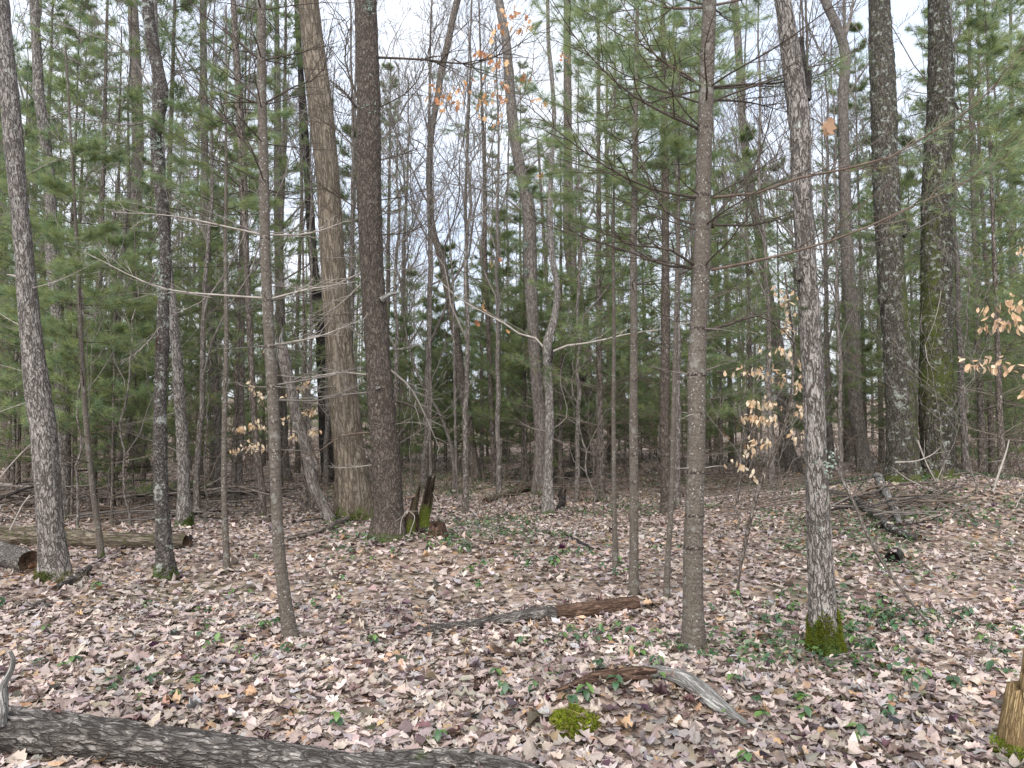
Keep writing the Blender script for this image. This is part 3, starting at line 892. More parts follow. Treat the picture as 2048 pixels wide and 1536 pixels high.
# big ribbed oak and the dark reddish pine in front of it
T = px_trunk([(614, -40, 38), (617, 0, 39), (636, 171, 48), (655, 342, 46), (665, 513, 48), (677, 671, 53), (692, 842, 59), (704, 960, 66), (712, 1042, 82)],
             'bark_ribbed', 'big tan hardwood with long vertical bark ribs and a wide mossy foot', kind='ridge', amp=.06, sides=38, seed=7, moss_h=.25, mossv=[(3.0, 3.0, -1, .14)], ext=3)
moss_collar(T, -.05, .20, 900, R_(15), .03, (.075, .09, .014))
rng = R_(16)
for pts in ([(600, 30), (560, -20), (500, -60)], [(650, 250), (600, 220), (560, 230)], [(660, 420), (610, 400), (570, 410)]):
    add_branch(T, rng, main=px_line(pts, T.Y, dy=.4), r0=.012, twigs=7, mat='twig_grey')
T = px_trunk([(731, -40, 43), (731, 0, 44), (737, 171, 47), (737, 342, 50), (743, 513, 47), (753, 671, 49), (765, 842, 54), (774, 960, 57), (777, 1030, 60), (776, 1074, 74)],
             'bark_pine_old', 'tall dark reddish-brown pine with scaly bark beside the rotten snag', name='pine_tree', kind='plate', amp=.055, sides=38, seed=8, moss_h=.12, ext=3)
lichen_tuft(T, 740, 24, R_(17), 60, .035); lichen_tuft(T, 737, 225, R_(18), 40)
stub(T, [(762, 600), (778, 590), (795, 586)], (.035, .012), R_(3), 'wood_weathered', -.1)
stub(T, [(752, 777), (757, 776), (761, 775)], (.022, .014), R_(3), 'wood_weathered', -.17)
rng = R_(19)
for pts, m, r0, tw in (([(758, 115), (860, 120), (945, 128), (1010, 105), (1080, 62), (1110, 50)], 'twig_dark', .014, 10), ([(715, 195), (690, 120), (690, 40), (640, 40)], 'twig_dark', .012, 8),
                   ([(712, 215), (690, 185), (660, 160)], 'twig_grey', .016, 5), ([(760, 320), (800, 310), (860, 290)], 'twig_dark', .007, 8), ([(762, 400), (820, 390), (870, 370)], 'twig_dark', .007, 8),
                   ([(730, 560), (690, 600), (640, 640), (600, 690)], 'twig_pale', .009, 7), ([(735, 540), (690, 560), (640, 580), (560, 570)], 'twig_pale', .009, 7), ([(770, 540), (830, 535), (880, 500)], 'twig_grey', .008, 7),
                   ([(735, 750), (690, 745), (600, 755), (560, 750)], 'twig_pale', .010, 6), ([(738, 785), (680, 790), (560, 802)], 'twig_grey', .011, 6), ([(775, 735), (820, 775), (850, 830), (880, 900)], 'twig_grey', .013, 4),
                   ([(778, 800), (820, 810), (855, 835), (900, 830)], 'twig_dark', .014, 5), ([(765, 700), (800, 698), (840, 690)], 'twig_grey', .008, 5), ([(745, 930), (700, 935), (660, 935)], 'twig_pale', .007, 3),
                   ([(742, 865), (690, 870), (620, 910), (590, 915)], 'twig_brown', .009, 5), ([(728, 680), (690, 650), (640, 640)], 'twig_grey', .010, 6), ([(780, 850), (830, 845), (880, 860)], 'twig_grey', .006, 4),
                   ([(765, 470), (830, 460), (880, 420)], 'twig_dark', .008, 8), ([(715, 300), (660, 250), (600, 240)], 'twig_dark', .008, 8), ([(718, 420), (650, 380), (560, 390)], 'twig_dark', .008, 9),
                   ([(758, 215), (820, 180), (860, 100), (880, 20)], 'twig_dark', .008, 9)):
    add_branch(T, rng, main=px_line(pts, T.Y, dy=rng.uniform(-.5, .5)), r0=r0 * 1.15, twigs=tw + 6, mat=m, thin=1.7)

# behind them on the left
T = px_trunk([(263, -30, 18), (270, 100, 21), (275, 342, 22), (264, 520, 25), (268, 671, 26), (274, 842, 29), (278, 946, 40)], 'bark_brown', 'broad brown trunk with a mossy green foot behind the dark cherry', amp=.05, seed=9, moss_h=.45, ext=5, sides=24, ring=.05)
moss_collar(T, -.05, .40, 500, R_(20), .06, (.07, .09, .012), width=.012)
T = px_trunk([(322, 300, 14), (330, 480, 16), (345, 620, 18), (352, 700, 19), (362, 842, 22), (368, 978, 24), (368, 1056, 32)], 'bark_shaggy', 'grey shaggy trunk with a flared mossy foot right behind the dark cherry', amp=.09, seed=10, moss_h=.22, ext=3, sides=22, ring=.04)
moss_collar(T, -.03, .2, 350, R_(21), .035, (.07, .08, .02))
rng = R_(22)
T = px_trunk([(404, -30, 11), (408, 150, 13), (410, 342, 14), (414, 520, 17), (423, 671, 17), (430, 780, 18), (436, 900, 18), (436, 1003, 22)], 'bark_grey', 'grey flaking trunk behind the thin straight pine stem', amp=.09, seed=11, moss_h=.15, ext=4, sides=20, ring=.04)
for pts in ([(410, 300), (380, 220), (350, 100)], [(414, 400), (450, 330), (500, 280)], [(408, 180), (440, 100), (450, 0)]):
    add_branch(T, rng, main=px_line(pts, T.Y, dy=.3), r0=.014, twigs=12, mat='twig_grey', thin=1.7)
T = px_trunk([(470, 60, 12), (478, 200, 15), (485, 342, 17), (492, 500, 12), (500, 671, 12), (509, 842, 12), (525, 1035, 17)], 'bark_brown', 'slim brown trunk right behind the pale smooth pine, darkened by dead branches above', name='pine_tree', kind='smooth', amp=.05, seed=12, moss_h=.1, ext=4, sides=16, ring=.04)
whorls(T, R_(23), (100, 160, 220, 280, 330, 380, 430), 6, (.7, 1.6), -1, .009, 9, elev=(-.1, .5))
T = px_trunk([(566, 690, 17), (567, 705, 22), (580, 770, 21), (595, 842, 21), (612, 900, 21), (629, 978, 21), (655, 1030, 24), (660, 1048, 30)], 'bark_grey', 'leaning grey trunk with a snapped pale top left of the ribbed hardwood', amp=.08, seed=13, moss_h=.15, ext=0, sides=18)
stub(T, [(566, 705), (563, 680), (566, 655)], (.060, .010), R_(3), 'wood_weathered', 0, 'splintered_top')
T = px_trunk([(612, 300, 16), (620, 420, 17), (628, 540, 18), (640, 660, 20), (646, 780, 22), (652, 880, 25), (661, 966, 38)], 'bark_charred', 'black charred-looking trunk between the snapped trunk and the ribbed hardwood', amp=.09, seed=14, moss_h=.05, ext=6, sides=18, ring=.05)
T = px_trunk([(556, 300, 16), (558, 520, 18), (562, 671, 19), (564, 842, 21), (569, 930, 22), (571, 962, 28)], 'bark_grey', 'straight grey trunk seen just behind the pale smooth pine', amp=.05, seed=15, moss_h=.1, ext=6, sides=16, ring=.05)
T = px_trunk([(606, 500, 4), (608, 671, 6), (610, 842, 8), (611, 950, 9), (612, 1032, 11)], 'bark_brown', 'thin dark pine stem against the snapped leaning trunk', name='pine_sapling', kind='smooth', amp=.04, seed=16, moss_h=.02, ext=1.5, sides=12)
whorls(T, R_(24), (530, 600, 680, 760), 3, (.4, .7), -1, .004, 5)
T = px_trunk([(-2, 300, 22), (2, 520, 24), (8, 700, 26), (10, 807, 27), (6, 938, 34)], 'bark_brown', 'dark brown trunk cut by the left edge behind the shaggy hardwood', amp=.05, seed=17, moss_h=.2, ext=6, sides=18, ring=.05)
T = px_trunk([(222, 968, 10), (236, 940, 11), (248, 900, 11), (258, 850, 10), (268, 800, 9), (290, 770, 7), (330, 740, 4)], 'bark_cherry', 'crooked dead sapling with flaking bark bending over behind the brush heap', name='dead_sapling', amp=.15, seed=18, moss_h=.02, ext=.3, sides=12)

# centre
T = px_trunk([(925, -40, 13), (915, 0, 14), (905, 40, 14), (897, 80, 14), (884, 137, 14), (873, 205, 13), (862, 273, 13), (859, 376, 13), (866, 461, 14), (882, 515, 15), (900, 603, 17), (912, 671, 17), (924, 773, 18), (935, 842, 19), (948, 925, 20), (953, 961, 24)],
             'bark_brown', 'dark sinuous hardwood winding up to the sky gap right of the big pine', amp=.06, seed=20, moss_h=.12, ext=3, sides=20, ring=.05)
rng = R_(25)
for pts in ([(862, 290), (840, 200), (800, 90), (760, 0)], [(859, 330), (800, 270), (770, 260)], [(866, 455), (900, 360), (930, 200), (940, 60)], [(875, 200), (850, 100), (840, 0)], [(899, 80), (940, 40), (980, 0)], [(870, 250), (920, 160), (960, 60)], [(880, 515), (850, 430), (800, 380)]):
    add_branch(T, rng, main=px_line(pts, T.Y, dy=rng.uniform(-1, 1)), r0=.016, twigs=12, mat='twig_grey', thin=1.6)
T = px_trunk([(962, 140, 4), (965, 239, 6), (969, 342, 8), (970, 513, 9), (977, 671, 10), (981, 773, 10), (986, 880, 11), (989, 968, 14)], 'bark_brown', 'slender straight pine right beside the dark sinuous hardwood', name='pine_tree', kind='smooth', amp=.04, seed=21, moss_h=.05, ext=2, sides=14, ring=.05)
whorls(T, R_(26), (180, 260, 340, 430, 520, 560, 680, 760), 4, (.6, 1.3), 300, .007, 7, nn=20, nw=.004)
T = px_trunk([(996, -40, 16), (998, 0, 17), (1010, 68, 18), (1017, 137, 20), (1022, 205, 21), (1029, 273, 21), (1041, 342, 23), (1056, 410, 26), (1060, 513, 27), (1067, 671, 24), (1074, 773, 24), (1080, 842, 24), (1080, 930, 25), (1077, 990, 30)],
             'bark_grey', 'tall bending grey-brown hardwood with pale lichen rosettes near the middle', amp=.06, seed=22, moss_h=.15, ext=4, sides=22, ring=.05)
lichen_tuft(T, 1056, 380, R_(27), 80, .06); lichen_tuft(T, 1052, 492, R_(28), 60, .05); lichen_tuft(T, 1053, 545, R_(29), 50, .05)
rng = R_(30)
for pts in ([(1028, 343), (990, 350), (960, 340)], [(1040, 420), (1000, 390), (940, 375), (860, 360), (800, 345)], [(1012, 100), (980, 60), (930, 30)], [(1024, 230), (1060, 160), (1070, 60)], [(1045, 350), (1100, 290), (1140, 180)]):
    add_branch(T, rng, main=px_line(pts, T.Y, dy=rng.uniform(-.8, .8)), r0=.020, twigs=10, mat='twig_grey', thin=1.4)
OAK = px_trunk([(1096, 40, 7), (1097, 85, 8), (1104, 160, 9), (1108, 239, 9), (1102, 342, 10), (1100, 400, 11), (1104, 513, 12), (1114, 580, 13), (1108, 640, 15), (1095, 690, 18), (1095, 720, 18), (1099, 842, 18), (1096, 960, 19), (1096, 1031, 25)],
               'bark_shaggy', 'small gnarled oak forking at mid height with a few orange withered leaves high up', amp=.12, seed=23, moss_h=.08, mossv=[(2.2, .35, 0, .35)], ext=1.5, sides=20)
rng = R_(31)
OB = []
for pts, r0, tw, m in (([(1092, 700), (1083, 680), (1050, 675), (1022, 655), (970, 626), (902, 585), (868, 544)], .020, 7, 'twig_pale'), ([(1100, 705), (1112, 698), (1140, 690), (1175, 686), (1261, 667), (1329, 657), (1400, 640)], .020, 7, 'twig_pale'),
                       ([(1100, 860), (1130, 840), (1120, 750), (1132, 705)], .006, 3, 'twig_pale'), ([(1095, 862), (1060, 855), (1030, 835)], .006, 3, 'twig_pale'),
                       ([(1106, 290), (1040, 265), (960, 240), (900, 210), (860, 190)], .010, 9, 'twig_grey'), ([(1106, 250), (1060, 200), (1000, 190), (930, 180)], .009, 9, 'twig_grey'),
                       ([(1100, 120), (1060, 60), (1000, 30), (980, 10)], .008, 8, 'twig_grey'), ([(1105, 330), (1070, 270), (1040, 200), (1030, 150)], .008, 7, 'twig_grey')):
    OB.append((add_branch(OAK, rng, main=px_line(pts, OAK.Y, dy=rng.uniform(-.3, .3)), r0=r0, twigs=tw, mat=m), pts))
stub(OAK, [(1098, 725), (1103, 715), (1105, 700)], (.03, .012), R_(3), 'bark_charred', -.08)


def hang_leaf(parent, org, p, size, rng, col, tpl, mat='leaf_hanging', face=False):
    m = MB(); dn = np.array([[rng.normal(0, .5), rng.normal(0, .5), -1.0]])
    nrm = np.array([[rng.normal(0, 1), -abs(rng.normal(.4, .7)), rng.normal(.25, .4)]])
    if face: nrm = np.array([[.3, -1, .1]]); dn = np.array([[-.12, 0, -1.0]])
    V2, q, t = tpl; K = len(V2)
    n = unit(nrm)[0]; f = unit(dn[0] - n * np.dot(dn[0], n)); g2 = np.cross(n, f)
    x, y = V2[:, 0], V2[:, 1]
    z = rng.normal(.1, .5) * (x - .5) ** 2 + abs(rng.normal(.3, .4)) * np.abs(y) + rng.normal(0, .03, K)
    P = size * (x[:, None] * f + y[:, None] * g2 + z[:, None] * n)
    m.add(P, q if len(q) else None, t if len(t) else None, col=col)
    return link('leaf', m.mesh('leaf', mat), parent, tuple(p - org))


ORANGE = np.array([(.58, .31, .13), (.50, .27, .12), (.66, .42, .23), (.44, .20, .10)])
spots = [(1003, 48), (1008, 20), (1012, 30), (1030, 20), (1040, 30), (1052, 28), (1060, 40), (1045, 58), (1035, 60), (1018, 44), (1001, 60), (990, 58), (1066, 45), (960, 98), (966, 102), (975, 108), (985, 118), (992, 125), (1000, 115), (1045, 145),
         (1040, 158), (1050, 150), (1012, 135), (865, 178), (880, 165), (872, 195), (885, 205), (900, 190), (908, 170), (915, 178), (922, 172), (930, 182), (905, 205), (912, 210), (925, 200), (935, 165), (960, 205), (955, 212), (965, 198), (972, 190), (980, 168),
         (990, 185), (1000, 175), (1005, 165), (958, 225), (1003, 225), (1010, 195), (1015, 180), (985, 200), (890, 218), (1085, 205), (1090, 200), (1000, 240), (865, 170), (1118, 120), (1135, 118), (1160, 115), (1085, 345), (1075, 350), (948, 640), (1012, 660),
         (980, 520), (990, 525), (1000, 515), (962, 608), (966, 600)]
for (u, v) in spots + [(u_ + rng.normal(0, 9), v_ + rng.normal(0, 8)) for u_, v_ in spots if v_ < 260]:
    br = OB[6][0] if v < 80 else (OB[4][0] if v > 150 else OB[5][0])
    if v > 500: br = OB[0][0]
    hang_leaf(br, OAK.org, at(u, v, OAK.Y + rng.normal(0, .12)), rng.uniform(.085, .135), rng, ORANGE[rng.integers(0, 4)] * rng.uniform(.8, 1.2), TPL_HI[0])

T = px_trunk([(1134, -30, 14), (1135, 150, 16), (1136, 350, 18), (1138, 500, 20), (1156, 600, 25), (1168, 700, 28), (1168, 842, 28), (1166, 900, 29), (1166, 931, 36)], 'bark_brown', 'thick far trunk with a dark scar behind the gnarled small oak', amp=.05, seed=24, moss_h=.05, ext=7, sides=20, ring=.06)
stub(T, [(1172, 760), (1172, 748), (1174, 738)], (.12, .06), R_(3), 'bark_charred', -.22)
T = px_trunk([(1146, 500, 8), (1150, 671, 10), (1153, 842, 11), (1152, 935, 14)], 'bark_grey', 'pale thin trunk close against the left of the thick scarred far trunk', amp=.05, seed=25, moss_h=.1, ext=5, sides=14, ring=.06)
T = px_trunk([(1105, 760, 11), (1110, 842, 13), (1113, 900, 15), (1115, 932, 19)], 'bark_brown', 'short dark far trunk showing between the gnarled oak and the scarred trunk', amp=.05, seed=26, moss_h=.1, ext=8, sides=14, ring=.06)

# the pine group right of centre
T = px_trunk([(1228, 350, 4), (1227, 500, 6), (1228, 671, 7), (1227, 842, 8), (1228, 978, 9), (1231, 1144, 13)], 'bark_pine_young', 'thinnest stem of the pine group, left of its straight grey pine', name='pine_sapling', kind='smooth', amp=.03, seed=27, moss_h=.03, ext=1.2, sides=14)
rng = R_(32); whorls(T, rng, (400, 470, 540, 620), 3, (.3, .7), 480, .004, 6); whorls(T, rng, (700, 790), 3, (.2, .5), -1, .003, 3)
T = px_trunk([(1276, -40, 6), (1275, 0, 7), (1273, 100, 9), (1271, 205, 10), (1270, 342, 12), (1267, 500, 14), (1268, 671, 15), (1267, 842, 17), (1268, 978, 18), (1268, 1100, 18), (1267, 1192, 22)], 'bark_pine_young', 'straight grey pine with its foot behind the rotten log, branches whorled', name='pine_tree', kind='smooth', amp=.03, seed=28, moss_h=.03, ext=1.5, sides=18)
rng = R_(33); scars(T, (160, 230, 345, 470, 572, 691, 761, 830, 905, 960, 1040)); whorls(T, rng, (20, 90, 160, 230, 290, 345), 5, (.5, 1.15), 400, .006, 8, nn=28, dens=2); whorls(T, rng, (410, 470, 572), 5, (.45, .95), -1, .0055, 7, elev=(0, .4)); whorls(T, rng, (691, 761), 4, (.3, .7), -1, .004, 5, elev=(-.1, .4))
T = px_trunk([(1326, 60, 9), (1328, 200, 11), (1331, 350, 13), (1331, 500, 15), (1331, 671, 18), (1329, 842, 19), (1331, 960, 20), (1332, 1030, 24)], 'bark_pine_old', 'ring-scarred brown pine standing farther back between the grey pine and the thick pine', name='pine_tree', kind='smooth', amp=.05, seed=29, moss_h=.03, ext=3, sides=18, ring=.04)
rng = R_(34); scars(T, (470, 540, 610, 690, 740, 800, 850, 910, 970), 'bark_pine_old'); whorls(T, rng, (60, 120, 180, 260, 330, 400), 5, (.7, 1.5), 450, .008, 8, nn=24, nw=.003); whorls(T, rng, (470, 540, 610, 690, 770), 4, (.5, 1.1), -1, .006, 6); whorls(T, rng, (850, 910), 3, (.1, .4), -1, .004, 2)
T = px_trunk([(1358, 300, 4), (1356, 500, 8), (1351, 671, 9), (1347, 842, 10), (1343, 1000, 10), (1333, 1200, 14)], 'bark_pine_young', 'thin pine sapling leaning right beside the thick pine', name='pine_sapling', kind='smooth', amp=.03, seed=30, moss_h=.03, ext=1.0, sides=14)
rng = R_(35); whorls(T, rng, (330, 400, 470, 550, 640), 3, (.3, .7), 420, .004, 6); whorls(T, rng, (730, 820), 3, (.15, .45), -1, .003, 3)
T = px_trunk([(1420, -40, 28), (1419, 0, 28), (1413, 171, 30), (1407, 342, 31), (1404, 513, 34), (1396, 671, 34), (1393, 746, 36), (1393, 842, 35), (1390, 978, 36), (1386, 1100, 38), (1386, 1200, 39), (1388, 1308, 48)],
             'bark_pine_young', 'thick smooth brown pine in the right middle with whorls of long dark branches', name='pine_tree', kind='smooth', amp=.028, seed=31, moss_h=.04, mossk=.3, sides=34, ring=.025, ext=2.5)
rng = R_(36)
scars(T, (174, 260, 393, 451, 534, 661, 746, 828, 941, 1030, 1092))
whorls(T, rng, (10, 174, 205), 4, (.6, 1.2), 100, .0075, 11, thin=1.2, nn=18, elev=(.15, .55), dens=1)
whorls(T, rng, (260, 393, 451, 534), 3, (.4, 1.0), -1, .0062, 10, thin=1.2, elev=(.1, .5))
whorls(T, rng, (661, 746), 3, (.2, .55), -1, .005, 3, elev=(-.2, .3), mat='twig_grey')
whorls(T, rng, (828, 941), 3, (.05, .22), -1, .004, 1, elev=(-.2, .2), mat='twig_pale')
for pts, dy, lv in (([(1400, 172), (1380, 154), (1312, 113), (1275, 51), (1240, 0), (1220, -50)], -.3, .4), ([(1398, 258), (1380, 250), (1261, 188), (1158, 85), (1104, 0), (1080, -40)], -.5, .45), ([(1395, 396), (1295, 375), (1227, 342), (1141, 283), (1032, 190)], -.4, 0),
                    ([(1425, 174), (1500, 168), (1570, 165), (1680, 145)], .3, .5), ([(1425, 200), (1500, 205), (1575, 225)], .5, 0), ([(1425, 395), (1540, 380), (1600, 355), (1680, 340), (1790, 310), (1880, 255), (1960, 205), (2070, 60)], -.5, .55),
                    ([(1425, 450), (1500, 450), (1590, 432)], .4, 0), ([(1422, 540), (1520, 520), (1620, 495), (1740, 452), (1850, 400), (1960, 350), (2060, 270)], -.6, .62), ([(1425, 455), (1440, 420), (1500, 350), (1540, 240), (1560, 120)], .5, 0),
                    ([(1388, 536), (1330, 530), (1250, 500), (1150, 470), (1060, 440)], .4, 0), ([(1388, 530), (1340, 500), (1240, 480), (1190, 400)], -.4, 0), ([(1410, 662), (1470, 645), (1515, 632), (1560, 655), (1600, 700)], .1, 0),
                    ([(1395, 258), (1350, 225), (1330, 190)], .4, 0), ([(1430, 10), (1500, -5), (1580, -40)], .2, 1), ([(1405, 15), (1330, 15), (1280, -5), (1200, -30)], .2, 1), ([(1392, 450), (1340, 430), (1290, 340), (1260, 250)], .5, 0)):
    add_branch(T, rng, main=px_line(pts, T.Y, dy=dy), r0=.0100, twigs=14, mat='twig_brown' if rng.random() < .4 else 'twig_dark', live=bool(lv), thin=1.4, live_from=lv if lv < 1 else 0.0, dens=1, nn=24)

# right: shaggy grey hardwood with moss sock
T = px_trunk([(1558, -40, 29), (1565, 0, 31), (1580, 100, 37), (1592, 190, 42), (1600, 250, 42), (1602, 342, 38), (1612, 513, 37), (1622, 671, 41), (1630, 842, 40), (1634, 978, 43), (1640, 1100, 47), (1647, 1240, 54), (1650, 1280, 60), (1654, 1312, 72)],
             'bark_shaggy', 'plated grey hardwood with a thick mossy green foot, right of the thick pine', amp=.085, seed=32, moss_h=.23, mossk=3.0, sides=36, ring=.022, mossv=[(.98, .035, 1, .30), (.70, .03, -1, .2), (2.2, .06, -1, .25)])
moss_collar(T, -.03, .30, 4200, R_(37), .024, (.12, .14, .018))
lichen_tuft(T, 1645, 925, R_(38), 40, .02)
stub(T, [(1598, 200), (1603, 150), (1602, 110), (1601, 76)], (.05, .022), R_(3), 'bark_charred', .02)
stub(T, [(1612, 200), (1616, 170), (1620, 142)], (.03, .014), R_(3), 'bark_charred', -.02)
stub(T, [(1598, 560), (1592, 545), (1590, 535)], (.03, .015), R_(3), 'bark_mossy', -.03)
rng = R_(39)
LEAF_BR = add_branch(T, rng, main=px_line([(1618, 235), (1640, 245), (1655, 300), (1680, 320)], T.Y, dy=-.2), r0=.004, twigs=3)
hang_leaf(LEAF_BR, T.org, at(1660, 236, T.Y - .15), .125, rng, np.array((.40, .25, .16)), TPL_HI[0], face=True); hang_leaf(LEAF_BR, T.org, at(1652, 242, T.Y - .12), .11, rng, np.array((.46, .31, .21)), TPL_HI[0], face=True)

# right: mossy twin
T = px_trunk([(1757, -40, 40), (1758, 0, 41), (1766, 171, 48), (1771, 342, 49), (1780, 513, 50), (1792, 671, 51), (1803, 842, 55), (1806, 925, 60), (1808, 964, 74)],
             'bark_mossy', 'left trunk of the thick dark mossy pair standing on a stick-strewn mound', amp=.065, sides=38, seed=33, moss_h=.12, mossv=[(2.7, .8, 1, .30), (1.0, .9, 1, .22)], ext=3)
lichen_tuft(T, 1762, 312, R_(40), 50, .03)
stub(T, [(1802, 470), (1812, 455), (1808, 440)], (.07, .03), R_(3), 'bark_mossy', -.08, 'burl'); stub(T, [(1768, 600), (1760, 595), (1762, 610)], (.05, .03), R_(3), 'bark_mossy', -.1, 'burl')
stub(T, [(1750, 345), (1742, 320), (1738, 300)], (.025, .012), R_(3), 'bark_mossy', -.05)
rng = R_(41)
for pts in ([(1750, 340), (1720, 300), (1700, 250)], [(1790, 610), (1740, 600), (1700, 615)], [(1745, 100), (1700, 40), (1650, -20)]):
    add_branch(T, rng, main=px_line(pts, T.Y, dy=.2), r0=.009, twigs=6, mat='twig_grey')
T = px_trunk([(1874, -40, 32), (1876, 0, 36), (1881, 100, 45), (1882, 171, 49), (1880, 240, 52), (1874, 342, 51), (1873, 513, 57), (1873, 671, 59), (1872, 842, 60), (1875, 920, 62), (1878, 956, 74)],
             'bark_mossy', 'right trunk of the thick dark mossy pair, green along its left side', amp=.075, sides=38, seed=34, moss_h=.12, mossv=[(2.5, 1.6, -1, .26), (1.6, .5, 0, .28)], ext=3, Y=TREES.get('twin'))
stub(T, [(1890, 215), (1905, 205), (1918, 220)], (.03, .018), R_(3), 'bark_mossy', -.15)
rng = R_(42)
for pts, m in (([(1880, 500), (1884, 560), (1870, 640), (1850, 690)], 'twig_pale'), ([(1902, 205), (1915, 225), (1930, 232)], 'twig_dark'), ([(1905, 560), (1960, 540), (2050, 500)], 'twig_dark'), ([(1905, 690), (1990, 700), (2070, 690)], 'twig_dark'),
               ([(1905, 745), (1990, 735), (2070, 740)], 'twig_grey'), ([(1900, 640), (1980, 620), (2060, 560)], 'twig_dark'), ([(1850, 690), (1860, 730), (1880, 745)], 'twig_pale'), ([(1905, 330), (1960, 260), (2050, 220)], 'twig_grey')):
    add_branch(T, rng, main=px_line(pts, T.Y - .1, dy=-.3), r0=.008, twigs=6, mat=m)

# right, behind
T = px_trunk([(1640, -40, 14), (1650, 0, 17), (1668, 40, 18), (1686, 85, 20), (1686, 205, 20), (1690, 342, 21), (1694, 500, 23), (1707, 671, 27), (1715, 842, 27), (1726, 910, 28), (1731, 945, 34)], 'bark_grey', 'grey forking hardwood between the moss-footed trunk and the mossy pair', amp=.06, seed=35, moss_h=.12, ext=4, sides=20, ring=.05)
rng = R_(43)
for pts in ([(1686, 85), (1700, 40), (1706, 0), (1710, -60)], [(1686, 160), (1640, 100), (1600, 20), (1580, -40)], [(1690, 200), (1740, 120), (1780, 40)], [(1690, 320), (1730, 250), (1830, 180)]):
    add_branch(T, rng, main=px_line(pts, T.Y, dy=rng.uniform(-.6, .6)), r0=.06 if pts[0][1] == 85 else .03, twigs=10, mat='twig_grey', thin=1.5)
T = px_trunk([(1690, 300, 13), (1691, 500, 16), (1693, 671, 18), (1697, 842, 19), (1702, 912, 25)], 'bark_brown', 'brown trunk close behind the left side of the grey forking hardwood', amp=.05, seed=36, moss_h=.1, ext=6, sides=16, ring=.06)
T = px_trunk([(1466, -40, 14), (1472, 34, 15), (1480, 150, 15), (1484, 239, 15), (1497, 342, 16), (1513, 444, 17), (1528, 534, 19), (1540, 610, 19), (1553, 671, 22), (1565, 800, 23), (1574, 890, 24), (1588, 947, 34)], 'bark_grey', 'pale grey trunk leaning left behind the beech leaves', kind='smooth', amp=.04, seed=37, moss_h=.12, ext=4, sides=20, ring=.05)
T = px_trunk([(1945, 300, 11), (1952, 500, 13), (1956, 700, 14), (1960, 842, 15), (1966, 908, 22)], 'bark_grey', 'far trunk with a green mossy foot right of the mossy pair', amp=.05, seed=38, moss_h=.9, ext=6, sides=16, ring=.06)
T = px_trunk([(1908, 500, 12), (1911, 671, 16), (1912, 773, 18), (1912, 882, 24)], 'bark_pine_old', 'dark straight far trunk touching the right side of the mossy pair', name='pine_tree', amp=.05, seed=39, moss_h=.1, ext=8, sides=16, ring=.06)
T = px_trunk([(2024, 300, 12), (2026, 500, 14), (2028, 700, 16), (2028, 889, 24)], 'bark_brown', 'brown far trunk nearest the right edge', amp=.05, seed=40, moss_h=.1, ext=8, sides=16, ring=.06)
T = px_trunk([(1452, 560, 8), (1456, 700, 9), (1462, 842, 10), (1463, 926, 14)], 'bark_brown', 'thin brown stem between the thick pine and the pale leaning trunk', name='pine_sapling', kind='smooth', amp=.04, seed=41, moss_h=.03, ext=4, sides=12, ring=.06)
whorls(T, R_(44), (600, 660, 720, 780, 840), 4, (.5, 1.0), -1, .006, 5, thin=1.5)
T = px_trunk([(1290, 700, 8), (1293, 800, 10), (1293, 884, 13)], 'bark_charred', 'black thin far stem between the pines right of centre', name='pine_sapling', kind='smooth', amp=.04, seed=42, moss_h=.02, ext=5, sides=12, ring=.06)
T = px_trunk([(908, 985, 8), (903, 900, 7), (880, 830, 6), (840, 760, 5), (815, 680, 4), (805, 600, 3)], 'bark_grey', 'thin pale sapling arching left from the leaves right of the big pine', name='thin_sapling', kind='smooth', amp=.05, seed=44, moss_h=.02, ext=.6, sides=10)
rng = R_(45)
for pts in ([(893, 870), (930, 840), (940, 830)], [(860, 790), (900, 720), (930, 680)], [(820, 700), (860, 640), (880, 600)]):
    add_branch(T, rng, main=px_line(pts, T.Y, dy=.2), r0=.004, twigs=4, mat='twig_pale')
T = px_trunk([(914, 1010, 6), (911, 880, 5), (908, 700, 5), (905, 560, 4), (900, 480, 3)], 'bark_grey', 'hair-thin upright sapling in front of the dark sinuous hardwood', name='thin_sapling', kind='smooth', amp=.05, seed=45, moss_h=.02, ext=.8, sides=9)

# thin dead side branches webbing the space between the trunks
rng = R_(77)
for T in TRUNKS:
    if 7.5 < T.Y < 24 and T.S[:, 3].max() > .03:
        for k in range(9):
            z = T.org[2] + rng.uniform(1.0, 1.5 + T.Y * .45)
            if z > T.S[-1, 2] - .3: continue
            add_branch(T, rng, az=rng.uniform(0, 6.28), elev=rng.uniform(-.25, .5), L=rng.uniform(.6, 1.7), r0=rng.uniform(.005, .009), twigs=8, z=z, mat=('twig_dark', 'twig_pine', 'twig_grey')[int(rng.integers(0, 3))],
                       droop=rng.uniform(0, .25), thin=1.5, coarse=True)

# ------------------------------------------------------------------ beech saplings holding their pale leaves
BEECH = np.array([(.72, .58, .41), (.66, .50, .33), (.77, .65, .49), (.62, .42, .25)])


